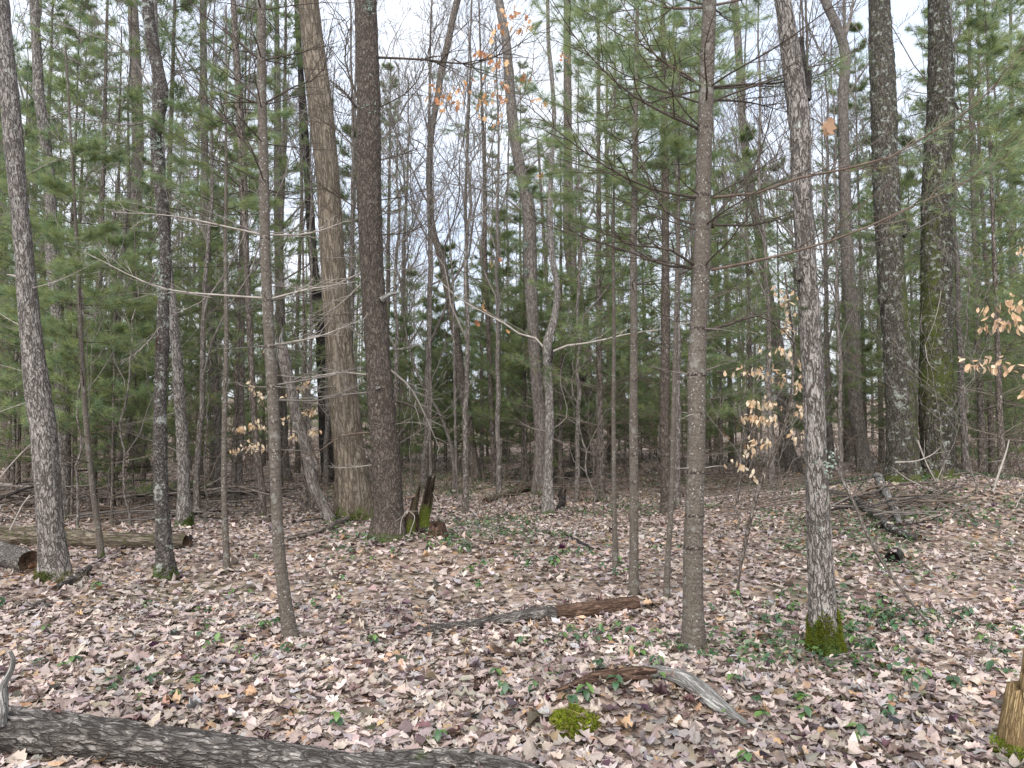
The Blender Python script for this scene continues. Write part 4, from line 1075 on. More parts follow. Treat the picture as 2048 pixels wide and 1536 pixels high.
def beech(base_uv, top, label, sprays, rng, size=(.05, .075), Y=None, w=6, mat='bark_grey', pal=BEECH, offs=.0):
    pts = [(base_uv[0], base_uv[1], w)] + top
    T = px_trunk(pts, mat, label, name='beech_sapling', kind='smooth', amp=.04, sides=9, moss_h=.01, ext=.2, seed=50, ring=.04, Y=Y)
    for (line_, n) in sprays:
        P = px_line(line_, T.Y, 9, dy=rng.uniform(-.3, .3)); br = pine_branch_lines(rng, 1, .004, 0, 0, 4, main=P)
        b_ = MB(); put_branch(b_, br, 4); o = b_.build('branch', 'twig_brown', T.root, T.org)
        allp = np.concatenate([P[2:]] + [q for q in br[2]])
        for i in range(int(n * 1.8)):
            p = allp[rng.integers(0, len(allp))] + rng.normal(0, .02, 3)
            hang_leaf(o, T.org, p, rng.uniform(*size) * .82, rng, pal[rng.integers(0, len(pal))] * rng.uniform(.85, 1.15), TPL_HI[2])
    return T


rng = R_(60)
beech((1477, 1200), [(1476, 1180, 7), (1490, 1090, 8), (1515, 985, 8), (1535, 930, 8), (1560, 880, 7), (1580, 800, 6), (1588, 700, 5), (1575, 590, 4)], 'bent thin beech stem hung with pale tan leaves left of the moss-footed trunk', [
    ([(1580, 770), (1540, 748), (1475, 740)], 22), ([(1586, 710), (1560, 700), (1532, 692)], 9), ([(1580, 640), (1570, 600), (1548, 570)], 9), ([(1576, 820), (1540, 810), (1495, 800)], 24), ([(1570, 850), (1530, 838), (1485, 835)], 26),
    ([(1555, 890), (1520, 880), (1490, 905)], 18), ([(1582, 800), (1600, 770), (1606, 700)], 20), ([(1570, 850), (1600, 820), (1635, 812)], 12), ([(1586, 700), (1574, 650), (1570, 610)], 14), ([(1560, 880), (1590, 870), (1610, 865)], 8), ([(1520, 970), (1500, 940), (1470, 930)], 10)], rng, (.05, .08), w=9, mat='bark_brown')
beech((2120, 1240), [(2118, 900, 7), (2116, 700, 6), (2112, 540, 5)], 'beech sapling reaching in from the right edge with orange-tan leaves', [
    ([(2114, 640), (2060, 612), (1985, 608)], 15), ([(2116, 700), (2050, 650), (1955, 645)], 24), ([(2116, 780), (2040, 735), (1935, 735)], 24), ([(2117, 850), (2080, 800), (2045, 770)], 6), ([(2112, 560), (2080, 520), (2050, 500)], 5)], rng, (.065, .095), w=9,
    pal=np.array([(.68, .48, .31), (.62, .42, .26), (.72, .55, .39)]))
beech((545, 1046), [(548, 880, 5), (552, 780, 4), (555, 700, 3)], 'beech sapling full of pale leaves behind the smooth left pine', [
    ([(548, 860), (510, 850), (470, 860)], 26), ([(548, 890), (500, 895), (465, 905)], 22), ([(550, 820), (520, 790), (500, 770)], 16), ([(550, 800), (590, 780), (620, 760)], 20), ([(548, 850), (590, 830), (630, 820)], 26), ([(547, 880), (590, 870), (640, 860)], 18), ([(553, 740), (540, 720), (530, 700)], 8)], rng, (.075, .105))
beech((185, 985), [(183, 930, 3), (178, 880, 2)], 'small twig of beech with a few papery leaves beside the shaggy left trunks', [([(182, 930), (165, 895), (145, 885)], 9), ([(184, 950), (165, 930), (155, 925)], 5)], rng, (.10, .14))
beech((990, 940), [(988, 860, 3), (985, 800, 2)], 'tiny leafy beech shoot at the foot of the slender straight pine', [([(987, 850), (980, 820), (975, 800)], 8), ([(988, 880), (975, 870), (965, 850)], 6)], rng, (.10, .13))
beech((1470, 950), [(1472, 890, 3), (1470, 840, 3)], 'low beech shoot with rusty leaves beyond the thick pine', [([(1471, 880), (1450, 870), (1440, 850)], 12), ([(1471, 900), (1490, 890), (1510, 885)], 14), ([(1470, 860), (1480, 845), (1490, 835)], 8)], rng, (.09, .14), pal=np.array([(.50, .29, .15), (.58, .38, .22)]))
#PART3
# ------------------------------------------------------------------ fallen wood
def lie(pts, mat, label, name='fallen_log', cat='log', group=None, kind='plate', amp=.08, sides=20, ring=.03, seed=1, lift=0.0, mats=None, moss=None, cap=True, n=None):
    """a log or stick lying on the ground: pixel centre line with widths"""
    P = []
    for (u, v, w) in pts:
        gnd = ground_hit(u, v + w * .5); Y = gnd[1]; p = at(u, v, Y); p[2] += lift; P.append([*p, w * .5 / F * Y])
    P = np.array(P); Lt = np.linalg.norm(np.diff(P[:, :3], axis=0), axis=1).sum()
    S = spline(P, n or int(max(6, Lt / ring))); S[:, 3] = np.maximum(S[:, 3], .002)
    o = S[0, :3].copy()
    b = MB(); b.tubes(S[:, :3], S[:, 3], sides, disp=bark_disp(kind, amp, seed), cap=cap, s0=seed * 2.3, moss=moss)
    ob = b.build(name, mats or [mat, 'wood_end'], None, o)
    tag(ob, label, cat, group)
    if S[:, 3].max() > .03 and S[0, 1] < 12: LOGS.append(S)
    return ob, S


def holder(ob):
    return ob


LOG, S = lie([(-140, 1432, 86), (-40, 1452, 88), (80, 1466, 84), (200, 1480, 80), (330, 1497, 78), (470, 1516, 78), (600, 1532, 78), (740, 1552, 76), (900, 1575, 74)], 'bark_log',
             'thick grey rough-barked log lying across the bottom left corner', amp=.10, sides=48, ring=.012, seed=71)
b = MB(); P = np.array([at(u, v, 3.35) for u, v in ((2, 1450), (6, 1410), (8, 1370), (22, 1340), (26, 1316), (20, 1302))]); P = spline(P, 24)
b.tubes(P, np.linspace(.028, .008, 24) * 1.0, 10, disp=bark_disp('plate', .15, 3), cap=True)
b.build('branch_stub', ['wood_weathered', 'wood_end'], LOG, S[0, :3])
lie([(640, 1530, 34), (760, 1528, 44), (850, 1524, 48), (930, 1526, 50), (1000, 1538, 48), (1080, 1556, 44)], 'bark_log', 'bark-covered log end with a moss speck at the bottom edge near the cushion', amp=.09, sides=36, ring=.012, seed=72,
    moss=lambda bc, l, V: .45 * np.exp(-((l - .45) / .08) ** 2))
lie([(-60, 1070, 40), (60, 1072, 38), (200, 1080, 34), (300, 1082, 30), (372, 1084, 26)], 'bark_ribbed', 'long tan fallen log behind the shaggy left trunks', seed=73, amp=.10, sides=24,
    moss=lambda bc, l, V: .2)
lie([(-40, 1098, 46), (10, 1110, 46), (62, 1124, 44)], 'bark_log', 'short grey log with a dark open end at the left edge', seed=74, amp=.09, sides=24)
lie([(372, 1086, 22), (378, 1074, 14), (380, 1064, 6)], 'bark_charred', 'dark broken tip standing at the end of the long tan log', name='wood_chunk', cat='wood', seed=75, amp=.2, sides=9)
ob, S = lie([(830, 1262, 18), (900, 1254, 20), (960, 1248, 22), (1010, 1239, 26), (1060, 1232, 30), (1110, 1226, 32)], 'bark_log', 'grey crumbling half of the rotten log in the middle of the leaves', seed=76, amp=.12, sides=24)
b = MB(); P = np.array([at(u, v, y) for u, v, y in ((1100, 1227, 0), (1150, 1222, 0), (1200, 1216, 0), (1240, 1211, 0), (1275, 1207, 0)) for y in [float(ground_hit(u, v + 15)[1])]]); P = spline(P, 30)
b.tubes(P, np.full(30, 15.5 / F * P[0, 1]), 20, disp=bark_disp('plate', .10, 9), cap=True); tag(b.build('rotten_heartwood', ['wood_rotten_red', 'wood_end'], ob, S[0, :3]), 'reddish rotten wood bared of bark')
lie([(770, 1276, 6), (778, 1268, 14), (784, 1258, 6)], 'wood_rotten_red', 'small dark rotten stub left of the rotten log', name='wood_chunk', cat='wood', seed=77, amp=.25, sides=8)
lie([(1105, 1278, 8), (1160, 1272, 10), (1200, 1266, 9), (1262, 1254, 9)], 'bark_log', 'thin grey branch lying in front of the rotten log', name='fallen_branch', cat='branch', seed=78, amp=.15, sides=10)
lie([(970, 1002, 12), (1010, 990, 13), (1050, 977, 14), (1090, 966, 13), (1140, 950, 12), (1200, 934, 10)], 'bark_ribbed', 'tan fallen trunk slanting up behind the gnarled oak', seed=79, amp=.10, sides=14)
lie([(1180, 948, 14), (1120, 958, 12), (1070, 970, 9)], 'bark_mossy', 'dark fallen branch topping the heap behind the gnarled oak', name='fallen_branch', cat='branch', seed=80, amp=.1, sides=10, lift=.06)
lie([(1650, 985, 12), (1700, 1000, 14), (1760, 1040, 15), (1800, 1070, 15), (1840, 1082, 13)], 'bark_cherry', 'dark lichen-flecked log sliding off the right mound', seed=81, amp=.1, sides=14, lift=.03)
lie([(1755, 960, 16), (1770, 990, 15), (1790, 1030, 13), (1800, 1060, 10)], 'wood_weathered', 'pale weathered log beside the mossy pair pointing downhill', seed=82, amp=.12, sides=12, lift=.06)
ob, S = lie([(1793, 1104, 27), (1789, 1108, 28), (1785, 1113, 28)], 'bark_charred', 'black hollow log end peeping from the leaves on the right slope', seed=83, amp=.1, sides=16, lift=-.03, mats=['bark_charred', 'hollow_painted_shade'])
lie([(575, 1083, 10), (620, 1072, 11), (670, 1052, 12), (710, 1035, 13), (745, 1022, 12)], 'bark_brown', 'brown branch leaning up to the foot of the ribbed hardwood', name='fallen_branch', cat='branch', seed=84, amp=.1, sides=10, lift=.03)
lie([(110, 1182, 12), (145, 1163, 16), (178, 1140, 14)], 'bark_log', 'short dark piece of branch beside the grassy trunk foot', name='fallen_branch', cat='branch', seed=85, amp=.15, sides=10, lift=.02)
lie([(32, 1238, 14), (60, 1218, 14), (92, 1200, 9)], 'bark_brown', 'short dark stick piece on the leaves near the left edge', name='fallen_branch', cat='branch', seed=86, amp=.15, sides=10)
lie([(305, 1412, 20), (345, 1398, 22), (378, 1386, 15)], 'bark_mossy', 'dark flat rotten wood slab on the leaves above the corner log', name='wood_chunk', cat='wood', seed=87, amp=.15, sides=12)
lie([(952, 1388, 10), (958, 1372, 22), (966, 1356, 24), (974, 1352, 14)], 'wood_rotten_red', 'small dark red rotten stub in the open leaves', name='wood_chunk', cat='wood', seed=88, amp=.28, sides=12)
lie([(1622, 1388, 14), (1645, 1402, 20), (1668, 1418, 12)], 'wood_rotten_red', 'dark brown bark flake lying below the moss-footed trunk', name='wood_chunk', cat='wood', seed=89, amp=.15, sides=10)
lie([(1120, 1150, 7), (1100, 1156, 8), (1060, 1166, 6)], 'bark_ribbed', 'small tan branch piece among the green sprigs in the middle', name='fallen_branch', cat='branch', seed=90, amp=.15, sides=8)
lie([(1185, 1100, 8), (1160, 1085, 9), (1130, 1070, 5)], 'bark_charred', 'dark branch piece on the leaves below the gnarled oak', name='fallen_branch', cat='branch', seed=91, amp=.2, sides=8)
lie([(1112, 1022, 8), (1122, 1010, 12), (1124, 990, 13), (1130, 970, 6)], 'bark_charred', 'black upright snag shard just right of the gnarled oak foot', name='snag_shard', cat='stump', seed=92, amp=.25, sides=10, lift=.0)
lie([(1066, 1026, 5), (1085, 1010, 6), (1105, 998, 6), (1125, 985, 4)], 'bark_brown', 'thin branch propped against the gnarled oak foot', name='fallen_branch', cat='branch', seed=93, amp=.1, sides=7)

# the arched grey slab of bark and its dark rotten underside
def arched_slab():
    rng = R_(90)
    pts = [(1185, 1352, 8), (1225, 1344, 22), (1270, 1338, 30), (1320, 1338, 40), (1362, 1350, 48), (1398, 1372, 50), (1430, 1398, 44), (1465, 1424, 32), (1500, 1446, 16)]
    P = []
    for (u, v, w) in pts:
        gnd = ground_hit(u, min(v + w * .35 + 10, 1520)); p = at(u, v, gnd[1]); P.append([p[0], p[1], p[2] - .018, w * .41 / F * gnd[1]])
    S = spline(np.array(P), 90); n = len(S); o = S[n // 2, :3].copy(); o[2] = tz(o[0], o[1])
    k = 16; th = np.linspace(-.35, math.pi + .1, k)
    T = unit(np.gradient(S[:, :3], axis=0)); side = unit(np.cross(T, [0, 0, 1.0])); up = np.cross(side, T)
    r = S[:, 3][:, None]
    bc = np.stack([np.broadcast_to(np.cos(th) * .05, (n, k)), np.broadcast_to(np.sin(th) * .05, (n, k)), np.broadcast_to(np.linspace(0, 1.0, n)[:, None], (n, k))], -1)
    rr = r * (1 + bark_disp('ridge', .12, 4)(bc.reshape(-1, 3), 0).reshape(n, k))
    V = S[:, None, :3] + side[:, None] * (rr * np.cos(th))[..., None] + up[:, None] * (rr * np.sin(th) * .75)[..., None]
    Vi = S[:, None, :3] + side[:, None] * (rr * .72 * np.cos(th))[..., None] + up[:, None] * (rr * .5 * np.sin(th))[..., None]
    i = np.arange(n * k).reshape(n, k); q = np.stack([i[:-1, :-1], i[:-1, 1:], i[1:, 1:], i[1:, :-1]], -1).reshape(-1, 4)
    b = MB(); b.add(V, q, bark=bc); b.add(Vi, q[:, ::-1], mat=1, bark=bc)
    root = b.build('bark_slab', ['wood_weathered', 'wood_rotten_red'], None, o)
    tag(root, 'arched weathered grey bark slab rising out of the leaves in front of the thick pine', 'bark')
    rot = MB()
    for (pp, r0) in (([(1140, 1382), (1180, 1362), (1230, 1358), (1290, 1352), (1340, 1356)], .022), ([(1110, 1392), (1150, 1376), (1200, 1368)], .014), ([(1210, 1376), (1260, 1366), (1310, 1366)], .012)):
        Q = np.array([at(u, v, ground_hit(u, v + 12)[1]) for u, v in pp]) + [0, 0, .025]; Q = spline(Q, 30)
        rot.tubes(Q, 1.35 * r0 * np.sin(np.linspace(.3, 2.9, 30)), 10, disp=bark_disp('plate', .25, 6))
    tag(rot.build('rotten_core', 'wood_rotten_red', root, o), 'dark red rotten core under the slab')


arched_slab()


# jagged rotten stumps
def jagged(base, h, rx, ry, lean, mat, rng, parent, org, name='shard', k=26, n=22, jag=.5, taper=.35, mossfn=None, sharp=2.2):
    th = np.arange(k) * 6.283 / k
    prof = np.interp(th, np.linspace(0, 6.283, 9), np.append(rng.uniform(1 - jag, 1, 8), 0)); prof[-3:] = prof[-4]
    prof = np.clip(prof + rng.normal(0, .10 * jag, k), .25, 1.05)
    t = np.linspace(0, 1, n)[:, None]
    z = t * h * prof[None]
    hh = z / h
    rad = (1 - taper * hh) * (1 + .35 * np.clip(.12 - hh, 0, 1) / .12)
    c3 = np.stack([np.cos(th)[None] * rad * rx + lean[0] * hh, np.sin(th)[None] * rad * ry + lean[1] * hh, z - .05], -1)
    nz = vnoise(np.stack([np.broadcast_to(np.cos(th) * 5, (n, k)).ravel(), np.broadcast_to(np.sin(th) * 5, (n, k)).ravel(), z.ravel() * 4 + 7], 1)).reshape(n, k)
    c3[..., :2] *= (1 + .14 * nz)[..., None]
    inner = c3.copy(); inner[..., 0] = (c3[..., 0] - lean[0] * hh) * .45 + lean[0] * hh; inner[..., 1] = (c3[..., 1] - lean[1] * hh) * .45 + lean[1] * hh
    inner[..., 2] *= .985
    bc = np.stack([np.broadcast_to(np.cos(th) * rx, (n, k)), np.broadcast_to(np.sin(th) * rx, (n, k)), z], -1)
    i = np.arange(n * k).reshape(n, k); nx = np.roll(i, -1, 1)
    q = np.stack([i[:-1], nx[:-1], nx[1:], i[1:]], -1).reshape(-1, 4)
    rim = np.stack([i[-1], nx[-1], nx[-1] + n * k, i[-1] + n * k], -1).reshape(-1, 4)
    mo = np.clip(1.1 - z / (h * .45), 0, 1).ravel() * .5 if mossfn is None else mossfn(z.ravel() / h, th)
    V = np.concatenate([c3.reshape(-1, 3), inner.reshape(-1, 3)]) + base
    b = MB(); b.add(V, np.concatenate([q, q[:, ::-1] + n * k, rim]), bark=np.concatenate([bc.reshape(-1, 3), bc.reshape(-1, 3) + 3]), moss=np.concatenate([mo, mo * 0]))
    return b.build(name, mat, parent, org)


rng = R_(93)
g0 = ground_hit(815, 1072); org = np.array([g0[0], g0[1], tz(g0[0], g0[1])])
root = thing('rotten_snag', org, 'jagged rotten snag with mossy green shards leaning against the reddish pine foot', 'stump')
jagged(org + [0, 0, 0], .62, .062, .05, (.12, .0), 'wood_mossy', rng, root, org, 'shard', jag=.55, taper=.5)
jagged(org + [.13, .22, .12], .66, .070, .05, (.14, .05), 'wood_mossy', rng, root, org, 'shard', jag=.6, taper=.35)
jagged(org + [.0, .1, .0], .40, .10, .09, (.05, .0), 'wood_rotten_red', rng, root, org, 'shard', jag=.5)
jagged(org + [.33, .05, .02], .20, .12, .10, (.0, .0), 'wood_rotten_red', rng, root, org, 'shard', jag=.4)
g0 = ground_hit(2032, 1508); org = np.array([g0[0] + .0, g0[1], tz(g0[0], g0[1])])
root = thing('broken_stump', org, 'broken tree stump of yellow splintered rotten wood at the right edge', 'stump')
jagged(org, .40, .095, .09, (.06, .0), 'wood_rotten_yellow', rng, root, org, 'stump_body', jag=.5, taper=.25)
jagged(org + [-.045, -.03, 0], .26, .05, .05, (.03, .0), 'wood_rotten_yellow', rng, root, org, 'splinter', jag=.55, taper=.5)
jagged(org + [.03, .02, .0], .54, .045, .04, (.07, .0), 'wood_rotten_yellow', rng, root, org, 'splinter', jag=.4, taper=.4)
jagged(org + [-.02, -.05, -.05], .16, .14, .13, (.0, .0), 'wood_rotten_red', rng, root, org, 'root_flare', jag=.45, taper=.6)
a = rng.uniform(0, 6.283, 900); rr = .10 + .05 * rng.random(900)
P = org + np.stack([np.cos(a) * rr + .03, np.sin(a) * rr - .05, rng.random(900) * .07], 1)
b = MB(); b.needles(P, np.stack([np.cos(a), np.sin(a), a * 0 + .8], 1), 5, .018, .005, rng, np.array([[.15, .20, .02]]) * rng.uniform(.4, 1.4, (900, 1)), mat=0, back=.004)
b.build('moss', 'moss_green', root, org, shade=False)

# bright moss cushion
rng = R_(94)
g0 = ground_hit(1155, 1470); org = np.array([g0[0], g0[1] + .08, tz(g0[0], g0[1] + .08)])
root = thing('moss_cushion', org, 'bright yellow-green moss cushion on the leaves below the arched bark slab', 'moss')
m_, n_ = 26, 14
th = np.arange(m_) * 6.283 / m_; ph = np.linspace(0, 1, n_)
rad = .135 * np.sin(ph * math.pi / 2); X = np.cos(th)[None] * rad[:, None] * 1.0; Yq = np.sin(th)[None] * rad[:, None] * .85; Z = (np.cos(ph * math.pi / 2) ** .8 * .070)[:, None] + X * 0
nz = fbm(np.stack([X.ravel() * 18, Yq.ravel() * 18, Z.ravel() * 18], 1)).reshape(X.shape)
V = np.stack([X, Yq, Z - .02], -1) * (1 + .45 * nz)[..., None]
i = np.arange(n_ * m_).reshape(n_, m_); nx = np.roll(i, -1, 1)
b = MB(); b.add(V + org, np.stack([i[:-1], i[1:], nx[1:], nx[:-1]], -1).reshape(-1, 4), col=(.10, .13, .012))
b.build('cushion', 'moss_green', root, org)
k = rng.integers(0, n_ * m_, 4200); P = V.reshape(-1, 3)[k] + rng.normal(0, .007, (4200, 3))
D = unit(P * np.array([1, 1, 1.6]) + [0, 0, .04])
b = MB(); cc = np.where(rng.random((4200, 1)) < .75, np.array([[.20, .245, .024]]), np.array([[.22, .19, .06]])) * rng.uniform(.45, 1.35, (4200, 1))
b.needles(P + org, D, 5, .016, .0055, rng, cc, mat=0, back=.006)
b.build('moss_tufts', 'moss_green', root, org, shade=False)
b = MB(); P = V.reshape(-1, 3)[rng.integers(0, n_ * m_, 60)]
b.needles(P + org, P * [[3, 3, .5]] + rng.normal(0, .06, (60, 3)), 1, .12, .0025, rng, np.array([[.38, .28, .15]]) * rng.uniform(.6, 1.2, (60, 1)), mat=0)
b.build('dry_blades', 'moss_green', root, org, shade=False)


build_litter()

# ------------------------------------------------------------------ loose sticks
def stick(a, b_, r, label, group, rng, mat='stick_dead', arch=.05, name='stick', forks=0, wig=.03):
    a = np.asarray(a, float); b_ = np.asarray(b_, float); t = np.linspace(0, 1, 9)[:, None]; L = np.linalg.norm(b_ - a)
    P = a + (b_ - a) * t + np.array([0, 0, 1.0]) * arch * L * np.sin(t * math.pi) + np.cumsum(rng.normal(0, wig * L / 3, (9, 3)), 0) * np.sin(t * math.pi) * np.array([1, 1, .5])
    m = MB(); m.tubes(P[None], (r * np.linspace(1, .45, 9))[None], 6)
    for _ in range(forks):
        k = rng.integers(2, 8); d = unit(unit(b_ - a) + rng.normal(0, .6, 3)); l = L * rng.uniform(.15, .4); s = np.linspace(0, 1, 5)[:, None]
        m.tubes((P[k] + d * l * s + np.cumsum(rng.normal(0, .02 * l, (5, 3)), 0))[None], (r * .5 * np.linspace(1, .4, 5))[None], 4)
    return tag(m.build(name, mat, None, P[0]), label, 'stick', group)


def heap(n, u0, u1, v0, v1, L, r, label, group, seed, zmax=.2, along=None, mats=('stick_dead', 'stick_dead', 'twig_brown', 'twig_grey', 'bark_charred')):
    rng = R_(seed)
    for i in range(n):
        u = rng.uniform(u0, u1); v = rng.uniform(v0, v1); g_ = ground_hit(u, v); az = rng.normal(0, .45) if along is None else rng.normal(along, .5)
        l = rng.uniform(*L); d = np.array([math.cos(az), math.sin(az), 0]) * l * .5
        a, b_ = g_ - d, g_ + d; h = rng.random() ** 1.6 * zmax
        a[2] = tz(a[0], a[1]) + h * rng.uniform(.3, 1) + .02; b_[2] = tz(b_[0], b_[1]) + h * rng.uniform(.3, 1.2) + .02
        stick(a, b_, rng.uniform(*r), label, group, rng, mats[rng.integers(0, len(mats))], rng.normal(.02, .04), forks=int(rng.integers(1, 6)), wig=.06)


heap(88, -40, 520, 985, 1045, (.8, 2.4), (.009, .024), 'dead stick in the wide brush heap behind the left trunks', 'sticks of the left brush heap', 101, .55, mats=('stick_dead', 'twig_brown', 'twig_grey', 'twig_grey', 'bark_charred', 'twig_pale'))
heap(18, -40, 110, 960, 1060, (.5, 1.4), (.006, .022), 'dark broken stick in the tangle at the left edge', 'sticks tangled at the left edge', 102, .55, mats=('bark_charred', 'stick_dead', 'bark_brown'))
heap(38, 1010, 1230, 935, 1000, (.5, 1.8), (.010, .020), 'grey stick in the low heap behind the gnarled oak', 'sticks of the middle heap', 103, .42, mats=('twig_grey', 'stick_dead', 'twig_brown'))
heap(40, 1640, 1870, 985, 1065, (.5, 1.6), (.008, .022), 'dead stick in the dark tangle below the mossy pair', 'sticks below the mossy pair', 104, .38, mats=('stick_dead', 'bark_charred', 'twig_brown', 'bark_cherry', 'twig_grey'))
heap(30, 1400, 1660, 950, 1035, (.5, 1.8), (.005, .013), 'thin dead stick scattered between the thick pine and the moss-footed trunk', 'sticks between the two right trunks', 109, .3, mats=('stick_dead', 'twig_brown', 'twig_grey'))
heap(20, 1800, 2048, 930, 1060, (.4, 1.3), (.004, .010), 'pale twig strewn right of the mossy pair', 'twigs right of the mossy pair', 105, .3, mats=('twig_pale', 'twig_grey', 'stick_dead'), along=.8)
heap(26, 540, 760, 960, 1060, (.5, 1.5), (.004, .012), 'thin stick on the ground round the ribbed hardwood', 'sticks near the ribbed hardwood', 106, .1)
heap(28, 100, 2048, 1060, 1330, (.2, .8), (.002, .005), 'thin loose twig lying on the open leaf litter', 'twigs on the leaf litter', 107, .04, along=.3, mats=('twig_brown', 'stick_dead', 'twig_grey'))
heap(18, 700, 2048, 1330, 1520, (.15, .6), (.0015, .0035), 'fine twig on the nearest leaves', 'fine twigs on the near leaves', 108, .03, along=.3, mats=('twig_brown', 'stick_dead', 'twig_grey', 'twig_pale'))
rng = R_(110)


def px_stick(pts, r, label, dy=(0, 0), mat='stick_dead', name='fallen_branch', forks=2):
    """free branch through pixels; depth goes from dy0 to dy1"""
    m = len(pts); P = spline(np.array([at(u, v, dy[0] + (dy[1] - dy[0]) * i / (m - 1)) for i, (u, v) in enumerate(pts)]), 16)
    b = MB(); b.tubes(P[None], (np.linspace(r[0], r[1], 16))[None], 7, disp=bark_disp('plate', .1, 2))
    for _ in range(forks):
        k = rng.integers(4, 14); d = unit(P[min(k + 1, 15)] - P[k] + rng.normal(0, .05, 3)); l = rng.uniform(.1, .3); s = np.linspace(0, 1, 5)[:, None]
        b.tubes((P[k] + d * l * s)[None], (r[1] * .7 * np.linspace(1, .4, 5))[None], 4)
    return tag(b.build(name, mat, None, P[0]), label, 'branch')


Ya, Yb = ground_hit(1880, 1272)[1], ground_hit(1665, 985)[1]
px_stick([(1884, 1278), (1830, 1215), (1775, 1140), (1740, 1080), (1705, 1000), (1672, 935)], (.010, .016), 'long thin brown branch leaning from the leaves up behind the moss-footed trunk', (Ya, Ya + 1.3), 'bark_brown')
Ya = ground_hit(1960, 1455)[1]
px_stick([(2000, 1450), (1930, 1420), (1850, 1385), (1780, 1345), (1700, 1322), (1600, 1318)], (.004, .008), 'slim dark branch lying across the right foreground toward the moss-footed trunk', (Ya, ground_hit(1600, 1325)[1]), 'stick_dead')
Ya = ground_hit(1150, 1500)[1]
px_stick([(1065, 1512), (1120, 1484), (1180, 1478), (1300, 1462), (1380, 1445)], (.004, .002), 'fine grey twig in front of the moss cushion', (ground_hit(1065, 1515)[1], ground_hit(1380, 1448)[1]), 'twig_grey')
Yt = ground_hit(1850, 985)[1]
for i, (pts, lab) in enumerate((([(1835, 880), (1850, 920), (1870, 960), (1885, 985)], 'pale dead limb propped in the crotch of the mossy pair'),
                                ([(1790, 925), (1840, 920), (1870, 905), (1880, 895)], 'thin pale twig crossing the foot of the mossy pair'),
                                ([(1880, 990), (1850, 975), (1810, 955), (1785, 935)], 'pale twig slanting down the front of the left mossy trunk'),
                                ([(1905, 950), (1940, 945), (1965, 950), (1990, 985), (2000, 1000)], 'dark root-like branch curving right from the mossy pair'),
                                ([(1860, 1010), (1875, 960), (1890, 925)], 'short grey twig upright before the right mossy trunk'))):
    px_stick(pts, (.013, .006), lab, (Yt - .15, Yt - .3), 'twig_pale' if 'dark' not in lab else 'stick_dead')
px_stick([(1985, 985), (2000, 940), (2012, 905), (2018, 880)], (.020, .008), 'pale barkless branch standing slanted near the right edge', (ground_hit(1985, 988)[1], ground_hit(1985, 988)[1] + .2), 'twig_pale')
px_stick([(-30, 1010), (30, 985), (60, 975), (90, 972)], (.03, .012), 'dark curved limb on top of the left-edge tangle', (9.4, 9.8), 'bark_charred')
px_stick([(0, 955), (30, 920), (60, 890), (85, 870)], (.010, .006), 'pale thin stick leaning out of the left-edge tangle', (10, 10.3), 'twig_pale')
px_stick([(20, 1060), (35, 1030), (45, 1010), (60, 990)], (.012, .007), 'short pale stick standing in front of the left-edge tangle', (8.2, 8.3), 'twig_pale')
px_stick([(215, 945), (260, 930), (320, 905), (365, 895)], (.014, .008), 'grey pole leaning behind the dark cherry', (14.5, 14.8), 'twig_grey')
px_stick([(800, 1068), (805, 1035), (815, 1022), (828, 1030), (822, 1060), (818, 1075)], (.006, .004), 'pale looped vine in front of the rotten snag', (ground_hit(815, 1080)[1] - .1,) * 2, 'twig_pale', 'vine')
px_stick([(868, 1065), (872, 1035), (876, 1012), (866, 985)], (.006, .004), 'pale bent twig standing right of the rotten snag', (ground_hit(868, 1068)[1],) * 2, 'twig_pale')

# ------------------------------------------------------------------ small evergreen sprigs
def sprig_mesh(rng, nleaf, far=False):
    b = MB(); h = rng.uniform(.04, .09)
    t = np.linspace(0, 1, 4)[:, None]; P = np.array([[0, 0, -.01]]) + np.array([[rng.normal(0, .015), rng.normal(0, .015), h]]) * t
    b.tubes(P[None], np.full((1, 4), .0016), 4, 1)
    n = nleaf; yaw = rng.uniform(0, 6.28) + np.arange(n) * 2.4 + rng.normal(0, .3, n); tilt = rng.uniform(.15, .9, n)
    pos = P[-1] - np.array([0, 0, 1.0]) * (np.arange(n)[:, None] // 3 * .022) + np.stack([np.cos(yaw), np.sin(yaw), yaw * 0], 1) * .018
    nrm = np.stack([-np.cos(yaw) * np.sin(tilt) * -1, -np.sin(yaw) * np.sin(tilt) * -1, np.cos(tilt)], 1)
    base = np.array([(.060, .120, .036), (.048, .100, .046), (.085, .150, .036), (.042, .085, .036)])[rng.integers(0, 4, n)] * rng.uniform(.75, 1.3, (n, 1))
    V2, q, tt = TPL_FINE; V2 = V2.copy(); V2[:, 1] *= 1.25
    leaf_batch(b, (V2, q, tt), pos, rng.uniform(.036, .058, n), yaw, nrm, np.stack([rng.normal(-.3, .3, n), np.full(n, .3), rng.normal(0, .2, n)], 1), np.full(n, .25), base, rng, .008)
    return b


rng = R_(120)
SPR = []
for i in range(14):
    SPR.append(sprig_mesh(rng, int(rng.integers(3, 8))).mesh('evergreen_sprig', ['leaf_green', 'twig_brown']))


def sprigs(n, box, label, group, seed, clump=5):
    rng = R_(seed); done = 0
    while done < n:
        cu, cv = rng.uniform(box[0], box[1]), rng.uniform(box[2], box[3]); c = ground_hit(cu, cv)
        for _ in range(min(n - done, int(rng.integers(1, clump)))):
            x, y = c[0] + rng.normal(0, .11), c[1] + rng.normal(0, .11)
            o = link('evergreen_sprig', SPR[rng.integers(0, len(SPR))], None, (x, y, tz(x, y) + .012), rng.uniform(0, 6.28), float(rng.uniform(.8, 1.35)))
            tag(o, label, 'sprig', group); done += 1


